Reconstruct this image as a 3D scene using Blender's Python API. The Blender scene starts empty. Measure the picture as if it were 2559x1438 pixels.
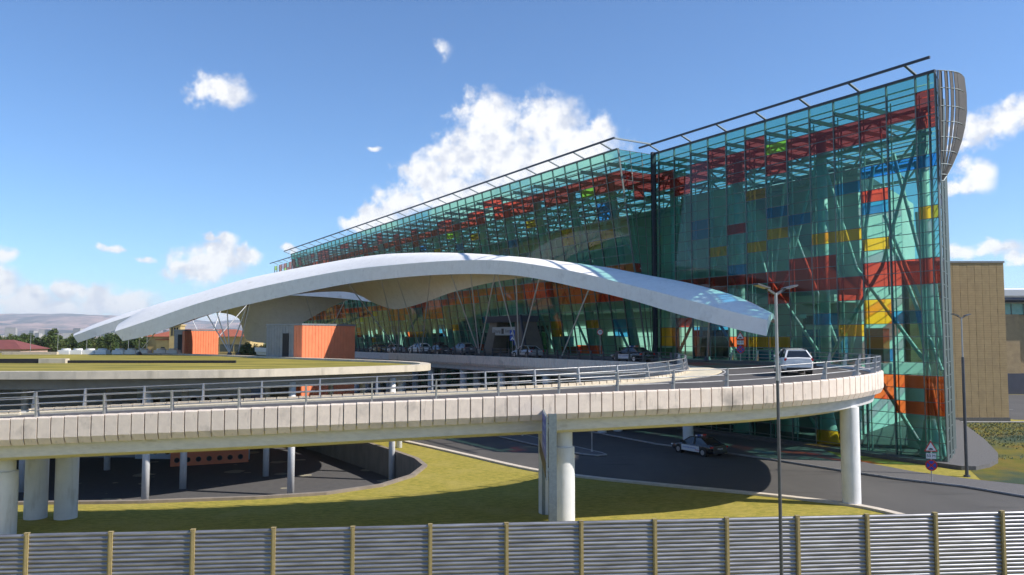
import bpy, bmesh, math, random
from mathutils import Vector, Matrix, noise as mnoise

R = random.Random(11)
rad = math.radians
scene = bpy.context.scene
C = scene.collection

# ------------------------------------------------------------------ camera
cam_data = bpy.data.cameras.new('camera')
cam_data.sensor_width = 36.0
cam_data.lens = 28.14
cam_data.clip_start = 0.5
cam_data.clip_end = 40000.0
cam = bpy.data.objects.new('camera', cam_data)
C.objects.link(cam)
cam.location = (0.0, 0.0, 9.5)
cam.rotation_euler = (rad(90.0 + 3.605), 0.0, 0.0)
scene.camera = cam

# ------------------------------------------------------------------ sky
SUN_EL = 41.0
SUN_DIR = Vector((0.977 * math.cos(rad(SUN_EL)), -0.213 * math.cos(rad(SUN_EL)), math.sin(rad(SUN_EL)))).normalized()
SKY_STRENGTH = 0.115
CLOUDS = [(-20.4, 16.4, 1.9, 1.0), (-4.9, 20.1, 1.6, 1.6, 0.36), (-1.6, 15.7, 2.0, 1.6), (-1.9, 13.5, 3.2, 2.2), (2.6, 15.1, 2.6, 1.9), (4.6, 13.2, 3.2, 1.9), (6.4, 14.5, 1.1, 1.2), (0.6, 12.4, 4.6, 1.9), (-4.3, 12.6, 1.7, 1.5), (-6.3, 11.5, 1.9, 1.4), (-4.3, 10.1, 3.5, 1.7), (-8.0, 9.5, 2.0, 1.1), (-9.4, 8.5, 1.7, 1.0), (-10.7, 8.0, 1.3, 0.6), (-2.9, 9.8, 4.0, 1.7), (-10.0, 13.3, 0.7, 0.35, 0.8), (-21.4, 4.8, 2.1, 1.1), (-20.2, 5.5, 1.8, 1.1), (-19.5, 6.5, 0.8, 0.8), (-18.3, 5.7, 1.0, 0.6), (-26.7, 5.7, 0.9, 0.3, 0.85), (-24.5, 5.1, 0.5, 0.3, 0.85), (-20.8, 6.6, 0.9, 0.3, 0.85), (-32.7, 3.5, 1.2, 1.1), (-32.5, 5.0, 0.6, 0.5), (-31.4, 2.3, 1.7, 1.0), (-29.1, 2.8, 1.0, 0.8), (-27.5, 2.5, 1.3, 1.1), (-26.1, 2.1, 2.1, 0.9), (-29.9, 1.7, 2.7, 0.7), (-31.8, 1.3, 1.9, 0.5), (30.3, 12.7, 1.3, 1.0), (31.8, 13.0, 1.2, 1.1), (33.0, 13.5, 1.0, 1.0), (29.8, 11.9, 1.1, 0.4), (30.1, 9.5, 1.2, 0.8), (30.4, 10.2, 0.9, 0.8), (28.9, 9.3, 0.8, 0.4), (29.2, 5.4, 1.0, 0.5), (31.5, 5.5, 1.4, 0.5), (32.7, 4.9, 0.8, 0.4), (-15.7, 6.1, 0.9, 0.3, 0.85), (-19.5, 1.2, 2.1, 0.8)]
world = bpy.data.worlds.new('World')
scene.world = world
world.use_nodes = True
wt = world.node_tree
wt.nodes.clear()


class NT:
    """small helper that chains shader nodes"""
    def __init__(self, tree):
        self.t = tree

    def n(self, kind, **kw):
        nd = self.t.nodes.new(kind)
        for k, v in kw.items():
            setattr(nd, k, v)
        return nd

    def l(self, a, b):
        self.t.links.new(a, b)

    def math(self, op, a, b=None, clamp=False):
        nd = self.n('ShaderNodeMath', operation=op, use_clamp=clamp)
        for i, v in enumerate((a, b)):
            if v is None:
                continue
            if isinstance(v, (int, float)):
                nd.inputs[i].default_value = v
            else:
                self.l(v, nd.inputs[i])
        return nd.outputs[0]

    def vmath(self, op, a, b=None):
        nd = self.n('ShaderNodeVectorMath', operation=op)
        for i, v in enumerate((a, b)):
            if v is None:
                continue
            if isinstance(v, (tuple, list)):
                nd.inputs[i].default_value = v
            else:
                self.l(v, nd.inputs[i])
        return nd

    def noise(self, vec, scale, detail=3.0, rough=0.5, dim='3D'):
        nd = self.n('ShaderNodeTexNoise', noise_dimensions=dim)
        nd.inputs['Scale'].default_value = scale
        nd.inputs['Detail'].default_value = detail
        nd.inputs['Roughness'].default_value = rough
        if vec is not None:
            self.l(vec, nd.inputs['Vector'])
        return nd

    def ramp(self, fac, stops, interp='LINEAR'):
        nd = self.n('ShaderNodeValToRGB')
        cr = nd.color_ramp
        cr.interpolation = interp
        while len(cr.elements) < len(stops):
            cr.elements.new(0.5)
        for e, (p, c) in zip(cr.elements, stops):
            e.position = p
            e.color = (c[0], c[1], c[2], 1.0) if not isinstance(c, (int, float)) else (c, c, c, 1.0)
        self.l(fac, nd.inputs[0])
        return nd.outputs[0]

    def maprange(self, v, a, b, c=0.0, d=1.0, smooth=False):
        nd = self.n('ShaderNodeMapRange')
        if smooth:
            nd.interpolation_type = 'SMOOTHSTEP'
        nd.inputs['From Min'].default_value = a
        nd.inputs['From Max'].default_value = b
        nd.inputs['To Min'].default_value = c
        nd.inputs['To Max'].default_value = d
        self.l(v, nd.inputs['Value'])
        return nd.outputs[0]

    def mix(self, fac, a, b, blend='MIX'):
        nd = self.n('ShaderNodeMix', data_type='RGBA', blend_type=blend)
        for sock, v in ((nd.inputs[0], fac), (nd.inputs[6], a), (nd.inputs[7], b)):
            if isinstance(v, (int, float)):
                sock.default_value = v
            elif isinstance(v, (tuple, list)):
                sock.default_value = (v[0], v[1], v[2], 1.0)
            else:
                self.l(v, sock)
        return nd.outputs[2]


def build_world():
    g = NT(wt)
    sky = g.n('ShaderNodeTexSky', sky_type='NISHITA')
    sky.sun_disc = False
    sky.sun_elevation = rad(SUN_EL)
    sky.sun_rotation = math.atan2(SUN_DIR.x, SUN_DIR.y)
    sky.altitude = 900.0
    sky.air_density = 1.0
    sky.dust_density = 0.35
    sky.ozone_density = 1.6
    tc = g.n('ShaderNodeTexCoord')
    sep = g.n('ShaderNodeSeparateXYZ')
    g.l(tc.outputs['Generated'], sep.inputs[0])
    az = g.math('MULTIPLY', g.math('ARCTAN2', sep.outputs[0], sep.outputs[1]), 180.0 / math.pi)
    # the same cloud field goes on, mirrored, all the way round the horizon
    pp = g.math('SUBTRACT', g.math('PINGPONG', g.math('ADD', az, 33.0 + 396.0), 66.0), 33.0)
    el = g.math('MULTIPLY', g.math('ARCSINE', sep.outputs[2]), 180.0 / math.pi)
    comb = g.n('ShaderNodeCombineXYZ')
    g.l(pp, comb.inputs[0])
    g.l(el, comb.inputs[1])
    P = comb.outputs[0]
    w1 = g.noise(P, 0.55, 4.0, 0.55)
    off = g.vmath('MULTIPLY', g.vmath('SUBTRACT', w1.outputs['Color'], (0.5, 0.5, 0.5)).outputs[0], (2.2, 1.6, 0.0))
    P2 = g.vmath('ADD', P, off.outputs[0]).outputs[0]
    field = None
    for (a, e, rx, ry, *wgt) in CLOUDS:
        d = g.vmath('MULTIPLY', g.vmath('SUBTRACT', P2, (a, e, 0.0)).outputs[0], (1.0 / (rx * 1.12), 1.0 / (ry * 1.12), 0.0))
        v = g.math('SUBTRACT', wgt[0] if wgt else 1.08, g.vmath('LENGTH', d.outputs[0]).outputs['Value'])
        field = v if field is None else g.math('SMOOTH_MAX', field, v)
    for nd in wt.nodes:
        if nd.bl_idname == 'ShaderNodeMath' and nd.operation == 'SMOOTH_MAX':
            nd.inputs[2].default_value = 0.25
    fine = g.noise(P, 1.1, 5.0, 0.54)
    fsum = g.math('ADD', field, g.math('MULTIPLY', g.math('SUBTRACT', fine.outputs[0], 0.5), 1.25))
    dens = g.maprange(fsum, -0.12, 0.62, 0.0, 1.0, smooth=True)
    # soft inner shading of the cumulus
    sh = g.noise(g.vmath('ADD', P, (0.25, -0.45, 3.0)).outputs[0], 0.8, 5.0, 0.6)
    shade = g.maprange(g.math('ADD', sh.outputs[0], g.math('MULTIPLY', fsum, 0.10)), 0.38, 0.62, 0.0, 1.0, smooth=True)
    ccol = g.mix(shade, (0.56, 0.59, 0.67), (0.80, 0.80, 0.81))
    bg1 = g.n('ShaderNodeBackground')
    tint = g.mix(1.0, sky.outputs[0], (0.67, 0.91, 1.17), 'MULTIPLY')
    g.l(tint, bg1.inputs[0])
    bg1.inputs[1].default_value = SKY_STRENGTH
    bg2 = g.n('ShaderNodeBackground')
    g.l(ccol, bg2.inputs[0])
    bg2.inputs[1].default_value = 1.0
    above = g.maprange(el, 0.0, 1.2, 0.0, 1.0)
    fac = g.math('MULTIPLY', g.math('MULTIPLY', dens, 0.97), above)
    ms = g.n('ShaderNodeMixShader')
    g.l(fac, ms.inputs[0])
    g.l(bg1.outputs[0], ms.inputs[1])
    g.l(bg2.outputs[0], ms.inputs[2])
    out = g.n('ShaderNodeOutputWorld')
    g.l(ms.outputs[0], out.inputs[0])


build_world()

sun_data = bpy.data.lights.new('sun', 'SUN')
sun_data.energy = 4.9
sun_data.angle = rad(0.5)
sun_data.color = (1.0, 0.93, 0.83)
sun = bpy.data.objects.new('sun', sun_data)
C.objects.link(sun)
sun.location = (60, -40, 80)
sun.rotation_euler = SUN_DIR.to_track_quat('Z', 'Y').to_euler()

scene.view_settings.view_transform = 'Standard'
scene.view_settings.look = 'None'
scene.view_settings.exposure = 0.42
scene.view_settings.gamma = 1.0
scene.view_settings.use_curve_mapping = False
scene.render.engine = 'CYCLES'
cy = scene.cycles
cy.use_denoising = True
cy.max_bounces = 8
cy.diffuse_bounces = 3
cy.glossy_bounces = 3
cy.transmission_bounces = 6
cy.transparent_max_bounces = 24
cy.volume_bounces = 1
cy.sample_clamp_indirect = 6.0
cy.caustics_reflective = False
cy.caustics_refractive = False


# ------------------------------------------------------------------ materials
MATS = {}


def mat(name, c1, c2=None, scale=4.0, rough=0.8, metal=0.0, bump=0.0, stretch=(1, 1, 1), detail=4.0, lo=0.35, hi=0.65, spec=0.5, bscale=None, coord='pos'):
    if name in MATS:
        return MATS[name]
    m = bpy.data.materials.new(name)
    m.use_nodes = True
    t = m.node_tree
    g = NT(t)
    b = t.nodes['Principled BSDF']
    b.inputs['Roughness'].default_value = rough
    b.inputs['Metallic'].default_value = metal
    b.inputs['Specular IOR Level'].default_value = spec
    if c2 is None:
        b.inputs['Base Color'].default_value = (*c1, 1)
    if c2 is not None or bump:
        if coord == 'pos':
            src = g.n('ShaderNodeNewGeometry').outputs['Position']
        else:
            src = g.n('ShaderNodeTexCoord').outputs['Object']
        v = g.vmath('MULTIPLY', src, stretch).outputs[0]
        nz = g.noise(v, scale, detail, 0.6)
        if c2 is not None:
            f = g.maprange(nz.outputs[0], lo, hi)
            g.l(g.mix(f, c1, c2), b.inputs['Base Color'])
        if bump:
            nb = g.noise(v, bscale or scale * 4, 3.0, 0.6)
            bp = g.n('ShaderNodeBump')
            bp.inputs['Strength'].default_value = bump
            bp.inputs['Distance'].default_value = 0.05
            g.l(nb.outputs[0], bp.inputs['Height'])
            g.l(bp.outputs[0], b.inputs['Normal'])
    MATS[name] = m
    return m


def glass_mat(name, tint, reflect=1.0, ior=1.5, rough=0.0):
    m = bpy.data.materials.new(name)
    m.use_nodes = True
    t = m.node_tree
    t.nodes.clear()
    g = NT(t)
    tr = g.n('ShaderNodeBsdfTransparent')
    tr.inputs[0].default_value = (*tint, 1)
    gl = g.n('ShaderNodeBsdfGlossy')
    gl.inputs['Roughness'].default_value = rough
    gl.inputs['Color'].default_value = (0.95, 0.97, 1.0, 1)
    lw = g.n('ShaderNodeLayerWeight')
    lw.inputs['Blend'].default_value = 0.5
    sch = g.math('ADD', 0.04, g.math('MULTIPLY', g.math('POWER', lw.outputs['Facing'], 5.0), 0.96))
    fac = g.math('MULTIPLY', sch, reflect, clamp=True)
    mx = g.n('ShaderNodeMixShader')
    g.l(fac, mx.inputs[0])
    g.l(tr.outputs[0], mx.inputs[1])
    g.l(gl.outputs[0], mx.inputs[2])
    out = g.n('ShaderNodeOutputMaterial')
    g.l(mx.outputs[0], out.inputs[0])
    MATS[name] = m
    return m


def add_layer(m, color, scale, lo, hi, stretch=(1, 1, 1), detail=4.0, offset=(0, 0, 0)):
    """a second, larger stain or patch over a material's base colour"""
    t = m.node_tree
    g = NT(t)
    b = t.nodes['Principled BSDF']
    s = b.inputs['Base Color']
    src = g.n('ShaderNodeNewGeometry').outputs['Position']
    v = g.vmath('ADD', g.vmath('MULTIPLY', src, stretch).outputs[0], offset).outputs[0]
    nz = g.noise(v, scale, detail, 0.6)
    f = g.maprange(nz.outputs[0], lo, hi)
    old = s.links[0].from_socket if s.links else tuple(s.default_value)[:3]
    g.l(g.mix(f, old, color), s)
    return m


GT = {'teal': (0.285, 0.64, 0.535), 'red': (0.62, 0.085, 0.045), 'yellow': (0.85, 0.55, 0.03), 'blue': (0.05, 0.36, 0.62),
      'lime': (0.55, 0.85, 0.05), 'orange': (0.92, 0.20, 0.05), 'pink': (0.75, 0.50, 0.62), 'clear': (0.80, 0.93, 0.92)}  # orange is red glass brightened to stand in for the lit interior
for k, v in GT.items():
    glass_mat('glass_' + k, v, 0.85)
    glass_mat('glass_thick_' + k, tuple(math.sqrt(x) for x in v), 0.45)

M_CONC = add_layer(add_layer(mat('concrete_panel', (0.82, 0.70, 0.60), (0.73, 0.62, 0.535), 3.0, 0.88, bump=0.25, bscale=22.0), (0.40, 0.35, 0.31), 0.7, 0.56, 0.80), (0.36, 0.31, 0.27), 5.0, 0.60, 0.80, (1, 1, 0.18), 5.0)
M_GIRD = add_layer(mat('concrete_girder', (0.70, 0.70, 0.70), (0.60, 0.605, 0.61), 2.0, 0.85, bump=0.12, bscale=14.0, stretch=(1, 1, 3)), (0.36, 0.34, 0.31), 0.8, 0.58, 0.85, (1, 1, 2.5))
M_COLM = add_layer(mat('column_paint', (0.72, 0.72, 0.72), (0.63, 0.64, 0.65), 1.2, 0.7, bump=0.08), (0.46, 0.45, 0.42), 2.2, 0.54, 0.82, (1.4, 1.4, 0.25), 6.0)
M_KERB = add_layer(mat('kerb_concrete', (0.62, 0.54, 0.42), (0.50, 0.43, 0.34), 6.0, 0.9, bump=0.2), (0.34, 0.30, 0.25), 1.6, 0.55, 0.8)
M_CREAM = add_layer(mat('cream_paving', (0.68, 0.60, 0.44), (0.58, 0.51, 0.38), 2.5, 0.9, bump=0.15), (0.45, 0.40, 0.31), 0.9, 0.55, 0.8)
M_ASPH = add_layer(mat('asphalt', (0.075, 0.068, 0.066), (0.058, 0.053, 0.053), 25.0, 0.9, bump=0.3, bscale=60.0), (0.100, 0.092, 0.088), 0.22, 0.45, 0.75, (1, 0.35, 1))
M_ASPH2 = add_layer(mat('asphalt_lower', (0.082, 0.078, 0.074), (0.066, 0.063, 0.061), 25.0, 0.9, bump=0.3, bscale=60.0), (0.105, 0.10, 0.095), 0.16, 0.45, 0.75, (1, 0.4, 1))
add_layer(M_ASPH, (0.050, 0.046, 0.046), 0.9, 0.56, 0.72, (0.25, 1.4, 1), 6.0, (3, 1, 0))
add_layer(M_ASPH2, (0.055, 0.052, 0.050), 0.7, 0.56, 0.74, (0.3, 1.5, 1), 6.0, (7, 2, 0))
M_PAVE = mat('dark_paving', (0.13, 0.125, 0.125), (0.09, 0.088, 0.09), 7.0, 0.85, bump=0.3, bscale=18.0)
M_GRASS = add_layer(add_layer(mat('lawn', (0.39, 0.315, 0.07), (0.24, 0.22, 0.045), 3.2, 0.95, bump=0.6, bscale=14.0, detail=10.0, spec=0.1, lo=0.40, hi=0.60, stretch=(0.6, 1.3, 1.0)), (0.38, 0.31, 0.09), 0.35, 0.48, 0.75, detail=6.0), (0.15, 0.155, 0.03), 11.0, 0.53, 0.70, (0.6, 1.4, 1.0), 8.0)
M_ROOFG = add_layer(mat('roof_lawn', (0.36, 0.29, 0.065), (0.19, 0.175, 0.04), 0.9, 0.95, bump=0.3, bscale=5.0, stretch=(0.16, 1.0, 1.0), detail=10.0, spec=0.1, lo=0.42, hi=0.58), (0.11, 0.105, 0.025), 1.1, 0.50, 0.66, (0.08, 1.0, 1.0), 8.0)
M_WILD = add_layer(add_layer(mat('wild_grass', (0.115, 0.12, 0.022), (0.17, 0.135, 0.03), 0.8, 0.95, bump=0.9, bscale=8.0, detail=8.0, spec=0.1), (0.20, 0.115, 0.03), 0.16, 0.52, 0.72, detail=6.0), (0.05, 0.075, 0.05), 0.12, 0.50, 0.64, (1, 1, 1), 5.0, (13.0, 4.0, 0.0))
M_EARTH = add_layer(mat('far_ground', (0.13, 0.125, 0.05), (0.20, 0.17, 0.09), 0.03, 0.95), (0.09, 0.10, 0.04), 0.006, 0.45, 0.6)
M_STEEL = mat('rail_steel', (0.42, 0.42, 0.42), (0.34, 0.34, 0.35), 4.0, 0.45, 0.6)
M_STEELD = mat('dark_steel', (0.10, 0.105, 0.115), (0.08, 0.08, 0.09), 4.0, 0.5, 0.4)
M_FRAME = mat('facade_frame', (0.12, 0.15, 0.15), None, rough=0.45, metal=0.3)
M_NAVY = mat('navy_beam', (0.035, 0.042, 0.065), None, rough=0.45, metal=0.2)
M_TUBE = mat('structure_paint', (0.52, 0.55, 0.54), (0.46, 0.49, 0.48), 2.0, 0.5)
M_INT = mat('interior_wall', (0.70, 0.71, 0.67), (0.60, 0.61, 0.58), 0.35, 0.8)
M_FLOOR = mat('interior_floor', (0.62, 0.62, 0.58), (0.55, 0.55, 0.52), 1.0, 0.45)
M_SHELL = add_layer(add_layer(mat('canopy_shell', (0.86, 0.85, 0.83), (0.80, 0.785, 0.765), 1.1, 0.75, bump=0.10, bscale=6.0, detail=6.0), (0.66, 0.64, 0.62), 2.6, 0.56, 0.80, (1, 1, 0.5), 7.0), (0.52, 0.50, 0.47), 0.5, 0.62, 0.9)
M_ORANGE = add_layer(mat('orange_cladding', (0.86, 0.25, 0.115), (0.78, 0.22, 0.10), 1.2, 0.55, bump=0.05), (0.55, 0.13, 0.06), 0.6, 0.58, 0.85, (1, 1, 0.3))
M_GREYCL = mat('grey_cladding', (0.26, 0.27, 0.29), (0.21, 0.22, 0.24), 1.5, 0.5, 0.3)
M_TAN = add_layer(mat('tan_stone', (0.42, 0.305, 0.165), (0.36, 0.26, 0.14), 1.4, 0.9, bump=0.2, bscale=16.0), (0.31, 0.22, 0.125), 0.35, 0.55, 0.8)
M_TANJ = mat('tan_joint', (0.17, 0.12, 0.06), None, rough=0.9)
M_FENCE = add_layer(mat('fence_sheet', (0.33, 0.33, 0.36), (0.17, 0.17, 0.19), 1.6, 0.42, 0.55, stretch=(0.5, 0.5, 7.0), detail=7.0), (0.20, 0.19, 0.18), 2.6, 0.62, 0.80, (0.6, 0.6, 3.0), 8.0)
M_FPOST = add_layer(mat('fence_post_paint', (0.33, 0.26, 0.12), (0.28, 0.22, 0.10), 6.0, 0.7, bump=0.1), (0.18, 0.13, 0.07), 4.0, 0.6, 0.8)
M_GALV = mat('galvanised', (0.24, 0.285, 0.31), (0.19, 0.225, 0.25), 9.0, 0.5, 0.5, bump=0.05)
M_WHITE = mat('white_paint', (0.80, 0.80, 0.80), None, rough=0.45)
M_BLACK = mat('black_paint', (0.015, 0.015, 0.017), None, rough=0.5)
M_LINE = mat('road_line', (0.55, 0.54, 0.52), (0.38, 0.37, 0.36), 6.0, 0.8)
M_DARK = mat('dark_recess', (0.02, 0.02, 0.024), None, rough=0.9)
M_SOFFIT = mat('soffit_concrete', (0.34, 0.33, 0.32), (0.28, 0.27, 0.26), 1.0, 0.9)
M_BLUEW = mat('blue_wall', (0.64, 0.74, 0.86), (0.58, 0.68, 0.80), 1.0, 0.7)
M_SIGNB = mat('sign_blue', (0.02, 0.075, 0.42), None, rough=0.4)
M_SIGNR = mat('sign_red', (0.62, 0.03, 0.03), None, rough=0.4)
M_SIGNW = mat('sign_white', (0.82, 0.82, 0.82), None, rough=0.4)
M_TYRE = mat('tyre', (0.02, 0.02, 0.02), None, rough=0.8)
M_RIM = mat('rim', (0.55, 0.56, 0.58), None, rough=0.3, metal=0.8)
M_CGLASS = mat('car_glass', (0.012, 0.014, 0.017), None, rough=0.06, spec=0.9)
M_TAIL = mat('tail_lamp', (0.55, 0.02, 0.02), None, rough=0.2)
M_HEAD = mat('head_lamp', (0.75, 0.77, 0.8), None, rough=0.15)
M_LEAF = [mat('leaf_a', (0.06, 0.095, 0.025), (0.10, 0.13, 0.035), 0.5, 0.8, spec=0.2), mat('leaf_b', (0.035, 0.065, 0.02), (0.06, 0.10, 0.03), 0.5, 0.8, spec=0.2), mat('leaf_c', (0.10, 0.115, 0.03), (0.06, 0.09, 0.022), 0.5, 0.8, spec=0.2)]
M_BARK = mat('bark', (0.10, 0.075, 0.05), None, rough=0.95)
M_TERRA = mat('terracotta', (0.36, 0.10, 0.055), (0.28, 0.08, 0.045), 2.0, 0.85)
M_YSTONE = mat('yellow_stone', (0.52, 0.40, 0.19), (0.44, 0.33, 0.16), 0.6, 0.9, bump=0.1)
M_PSTONE = mat('pink_stone', (0.48, 0.34, 0.29), (0.40, 0.28, 0.24), 0.6, 0.9)
M_WINDOW = mat('window_glass', (0.03, 0.045, 0.055), None, rough=0.1, spec=0.8)


# ------------------------------------------------------------------ mesh helpers
class MB:
    def __init__(self):
        self.v, self.f, self.m = [], [], []

    def add(self, vs, fs, mi=0):
        o = len(self.v)
        self.v.extend([tuple(p) for p in vs])
        for f in fs:
            self.f.append(tuple(i + o for i in f))
            self.m.append(mi)
        return self

    def box(self, x0, x1, y0, y1, z0, z1, mi=0, M=None):
        vs = [(x0, y0, z0), (x1, y0, z0), (x1, y1, z0), (x0, y1, z0), (x0, y0, z1), (x1, y0, z1), (x1, y1, z1), (x0, y1, z1)]
        if M is not None:
            vs = [M @ Vector(p) for p in vs]
        return self.add(vs, [(0, 3, 2, 1), (4, 5, 6, 7), (0, 1, 5, 4), (1, 2, 6, 5), (2, 3, 7, 6), (3, 0, 4, 7)], mi)

    def bar(self, a, b, w, h, mi=0, up=(0, 0, 1)):
        a, b = Vector(a), Vector(b)
        d = (b - a).normalized()
        u = Vector(up)
        s = d.cross(u)
        if s.length < 1e-4:
            s = d.cross(Vector((0, 1, 0)))
        s.normalize()
        u = s.cross(d)
        vs = []
        for p in (a, b):
            for (i, j) in ((-1, -1), (1, -1), (1, 1), (-1, 1)):
                vs.append(p + s * (i * w / 2) + u * (j * h / 2))
        return self.add(vs, [(0, 1, 2, 3), (7, 6, 5, 4), (0, 4, 5, 1), (1, 5, 6, 2), (2, 6, 7, 3), (3, 7, 4, 0)], mi)

    def cyl(self, a, b, r0, r1=None, n=12, cap=True, mi=0):
        r1 = r0 if r1 is None else r1
        a, b = Vector(a), Vector(b)
        d = (b - a).normalized()
        u = Vector((0, 0, 1)) if abs(d.z) < 0.9 else Vector((1, 0, 0))
        s = d.cross(u).normalized()
        u = s.cross(d)
        vs, fs = [], []
        for p, r in ((a, r0), (b, r1)):
            for i in range(n):
                q = 2 * math.pi * i / n
                vs.append(p + s * (math.cos(q) * r) + u * (math.sin(q) * r))
        for i in range(n):
            j = (i + 1) % n
            fs.append((i, j, n + j, n + i))
        if cap:
            fs.append(tuple(reversed(range(n))))
            fs.append(tuple(range(n, 2 * n)))
        return self.add(vs, fs, mi)

    def tube(self, pts, r, n=6, mi=0):
        pts = [Vector(p) for p in pts]
        rings = []
        for i, p in enumerate(pts):
            d = (pts[min(i + 1, len(pts) - 1)] - pts[max(i - 1, 0)]).normalized()
            u = Vector((0, 0, 1)) if abs(d.z) < 0.9 else Vector((1, 0, 0))
            s = d.cross(u).normalized()
            u = s.cross(d)
            rings.append([p + s * (math.cos(2 * math.pi * k / n) * r) + u * (math.sin(2 * math.pi * k / n) * r) for k in range(n)])
        return self.loft(rings, True, True, mi)

    def loft(self, rings, closed=True, caps=True, mi=0):
        n = len(rings[0])
        vs = [p for r in rings for p in r]
        fs = []
        for i in range(len(rings) - 1):
            for k in range(n if closed else n - 1):
                j = (k + 1) % n
                fs.append((i * n + k, i * n + j, (i + 1) * n + j, (i + 1) * n + k))
        if caps and closed:
            fs.append(tuple(reversed(range(n))))
            fs.append(tuple(range((len(rings) - 1) * n, len(rings) * n)))
        return self.add(vs, fs, mi)

    def prism(self, poly, z0, z1, mi=0, mside=None):
        n = len(poly)
        vs = [(p[0], p[1], z0) for p in poly] + [(p[0], p[1], z1) for p in poly]
        self.add(vs, [tuple(reversed(range(n))), tuple(range(n, 2 * n))], mi)
        o = len(self.v) - 2 * n
        for i in range(n):
            j = (i + 1) % n
            self.f.append((o + i, o + j, o + n + j, o + n + i))
            self.m.append(mi if mside is None else mside)
        return self

    def mesh(self, name, mats):
        me = bpy.data.meshes.new(name)
        me.from_pydata(self.v, [], self.f)
        for m in (mats if isinstance(mats, (list, tuple)) else [mats]):
            me.materials.append(m)
        if any(self.m):
            me.polygons.foreach_set('material_index', self.m)
        me.update()
        return me

    def build(self, name, mats, parent=None, world=False, smooth=None, fix=False):
        if parent is not None and world:
            inv = MW[parent.name].inverted()
            self.v = [tuple(inv @ Vector(p)) for p in self.v]
        me = self.mesh(name, mats)
        if fix:
            bm = bmesh.new()
            bm.from_mesh(me)
            bmesh.ops.recalc_face_normals(bm, faces=bm.faces)
            bm.to_mesh(me)
            bm.free()
        if smooth is not None:
            me.polygons.foreach_set('use_smooth', [True] * len(me.polygons))
            me.set_sharp_from_angle(angle=rad(smooth))
        return link(name, me, parent)


MW = {}


def link(name, me, parent=None, loc=None, rotz=0.0):
    o = bpy.data.objects.new(name, me)
    C.objects.link(o)
    if parent is not None:
        o.parent = parent
    if loc is not None:
        o.location = loc
        o.rotation_euler = (0, 0, rotz)
    return o


def tag(o, label, cat, group=None):
    o['label'] = label
    o['category'] = cat
    if group:
        o['group'] = group
    return o


def thing(name, label, cat, loc=(0, 0, 0), rotz=0.0, group=None):
    o = bpy.data.objects.new(name, None)
    C.objects.link(o)
    o.location = loc
    o.rotation_euler = (0, 0, rotz)
    o.empty_display_size = 0.5
    MW[o.name] = Matrix.Translation(loc) @ Matrix.Rotation(rotz, 4, 'Z')
    return tag(o, label, cat, group)


def struct(o, kind='structure'):
    o['kind'] = kind
    return o


def dup(root, loc, rotz, label, group=None):
    r = root.copy()
    C.objects.link(r)
    r.location = loc
    r.rotation_euler = (0, 0, rotz)
    r['label'] = label
    MW[r.name] = Matrix.Translation(loc) @ Matrix.Rotation(rotz, 4, 'Z')
    if group:
        r['group'] = group
    for ch in list(root.children):
        c = ch.copy()
        C.objects.link(c)
        c.parent = r
        for g in ch.children:
            d = g.copy()
            C.objects.link(d)
            d.parent = c
    return r


def catmull(pts, n=10):
    P = [Vector(p) for p in pts]
    P = [P[0] * 2 - P[1]] + P + [P[-1] * 2 - P[-2]]
    out = []
    for i in range(1, len(P) - 2):
        a, b, c, d = P[i - 1], P[i], P[i + 1], P[i + 2]
        for k in range(n):
            t = k / n
            out.append(0.5 * ((2 * b) + (c - a) * t + (2 * a - 5 * b + 4 * c - d) * t * t + (3 * b - a - 3 * c + d) * t ** 3))
    out.append(P[-2].copy())
    return out


def closed_catmull(pts, n=5):
    m = len(pts)
    P = [Vector(p) for p in pts]
    out = []
    for i in range(m):
        a, b, c, d = P[i - 1], P[i], P[(i + 1) % m], P[(i + 2) % m]
        for k in range(n):
            t = k / n
            out.append(0.5 * ((2 * b) + (c - a) * t + (2 * a - 5 * b + 4 * c - d) * t * t + (3 * b - a - 3 * c + d) * t ** 3))
    return out


def walk(pts, step, start=0.0, stop=None):
    """positions every step metres along a polyline: (point, direction)"""
    out, acc, nxt = [], 0.0, start
    for a, b in zip(pts, pts[1:]):
        L = (b - a).length
        while nxt <= acc + L and L > 1e-6:
            if stop is not None and nxt > stop:
                return out
            t = (nxt - acc) / L
            out.append((a.lerp(b, t), (b - a).normalized()))
            nxt += step
        acc += L
    return out


def offset_poly(poly, d):
    """offset a closed CCW polygon inward by d"""
    n = len(poly)
    out = []
    for i in range(n):
        a, b, c = Vector(poly[i - 1][:2]), Vector(poly[i][:2]), Vector(poly[(i + 1) % n][:2])
        e = ((b - a).normalized() + (c - b).normalized()).normalized()
        out.append((b.x - e.y * d, b.y + e.x * d))
    return out


def text_mesh(body, size, depth=0.004, align='CENTER'):
    cu = bpy.data.curves.new('text', 'FONT')
    cu.body = body
    cu.size = size
    cu.extrude = depth
    cu.align_x = align
    cu.align_y = 'CENTER'
    cu.resolution_u = 3
    ob = bpy.data.objects.new('text', cu)
    C.objects.link(ob)
    dg = bpy.context.evaluated_depsgraph_get()
    me = bpy.data.meshes.new_from_object(ob.evaluated_get(dg))
    bpy.data.objects.remove(ob)
    bpy.data.curves.remove(cu)
    return me


def text_part(name, body, size, material, parent, M):
    me = text_mesh(body, size)
    me.transform(M)
    me.materials.clear()
    me.materials.append(material)
    return link(name, me, parent)


# terminal frame: t runs along the facade to the left, n points out of it
TO = Vector((32.38, 60.21, 0.0))
TA = Vector((-0.5136, 0.8580, 0.0)).normalized()
TN = Vector((-TA.y, TA.x, 0.0))
TROT = math.atan2(TA.y, TA.x)


def T(t, n, z=0.0):
    p = TO + TA * t + TN * n
    return Vector((p.x, p.y, z))


def lean(z):
    return 0.10 + 0.165 * z


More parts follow.
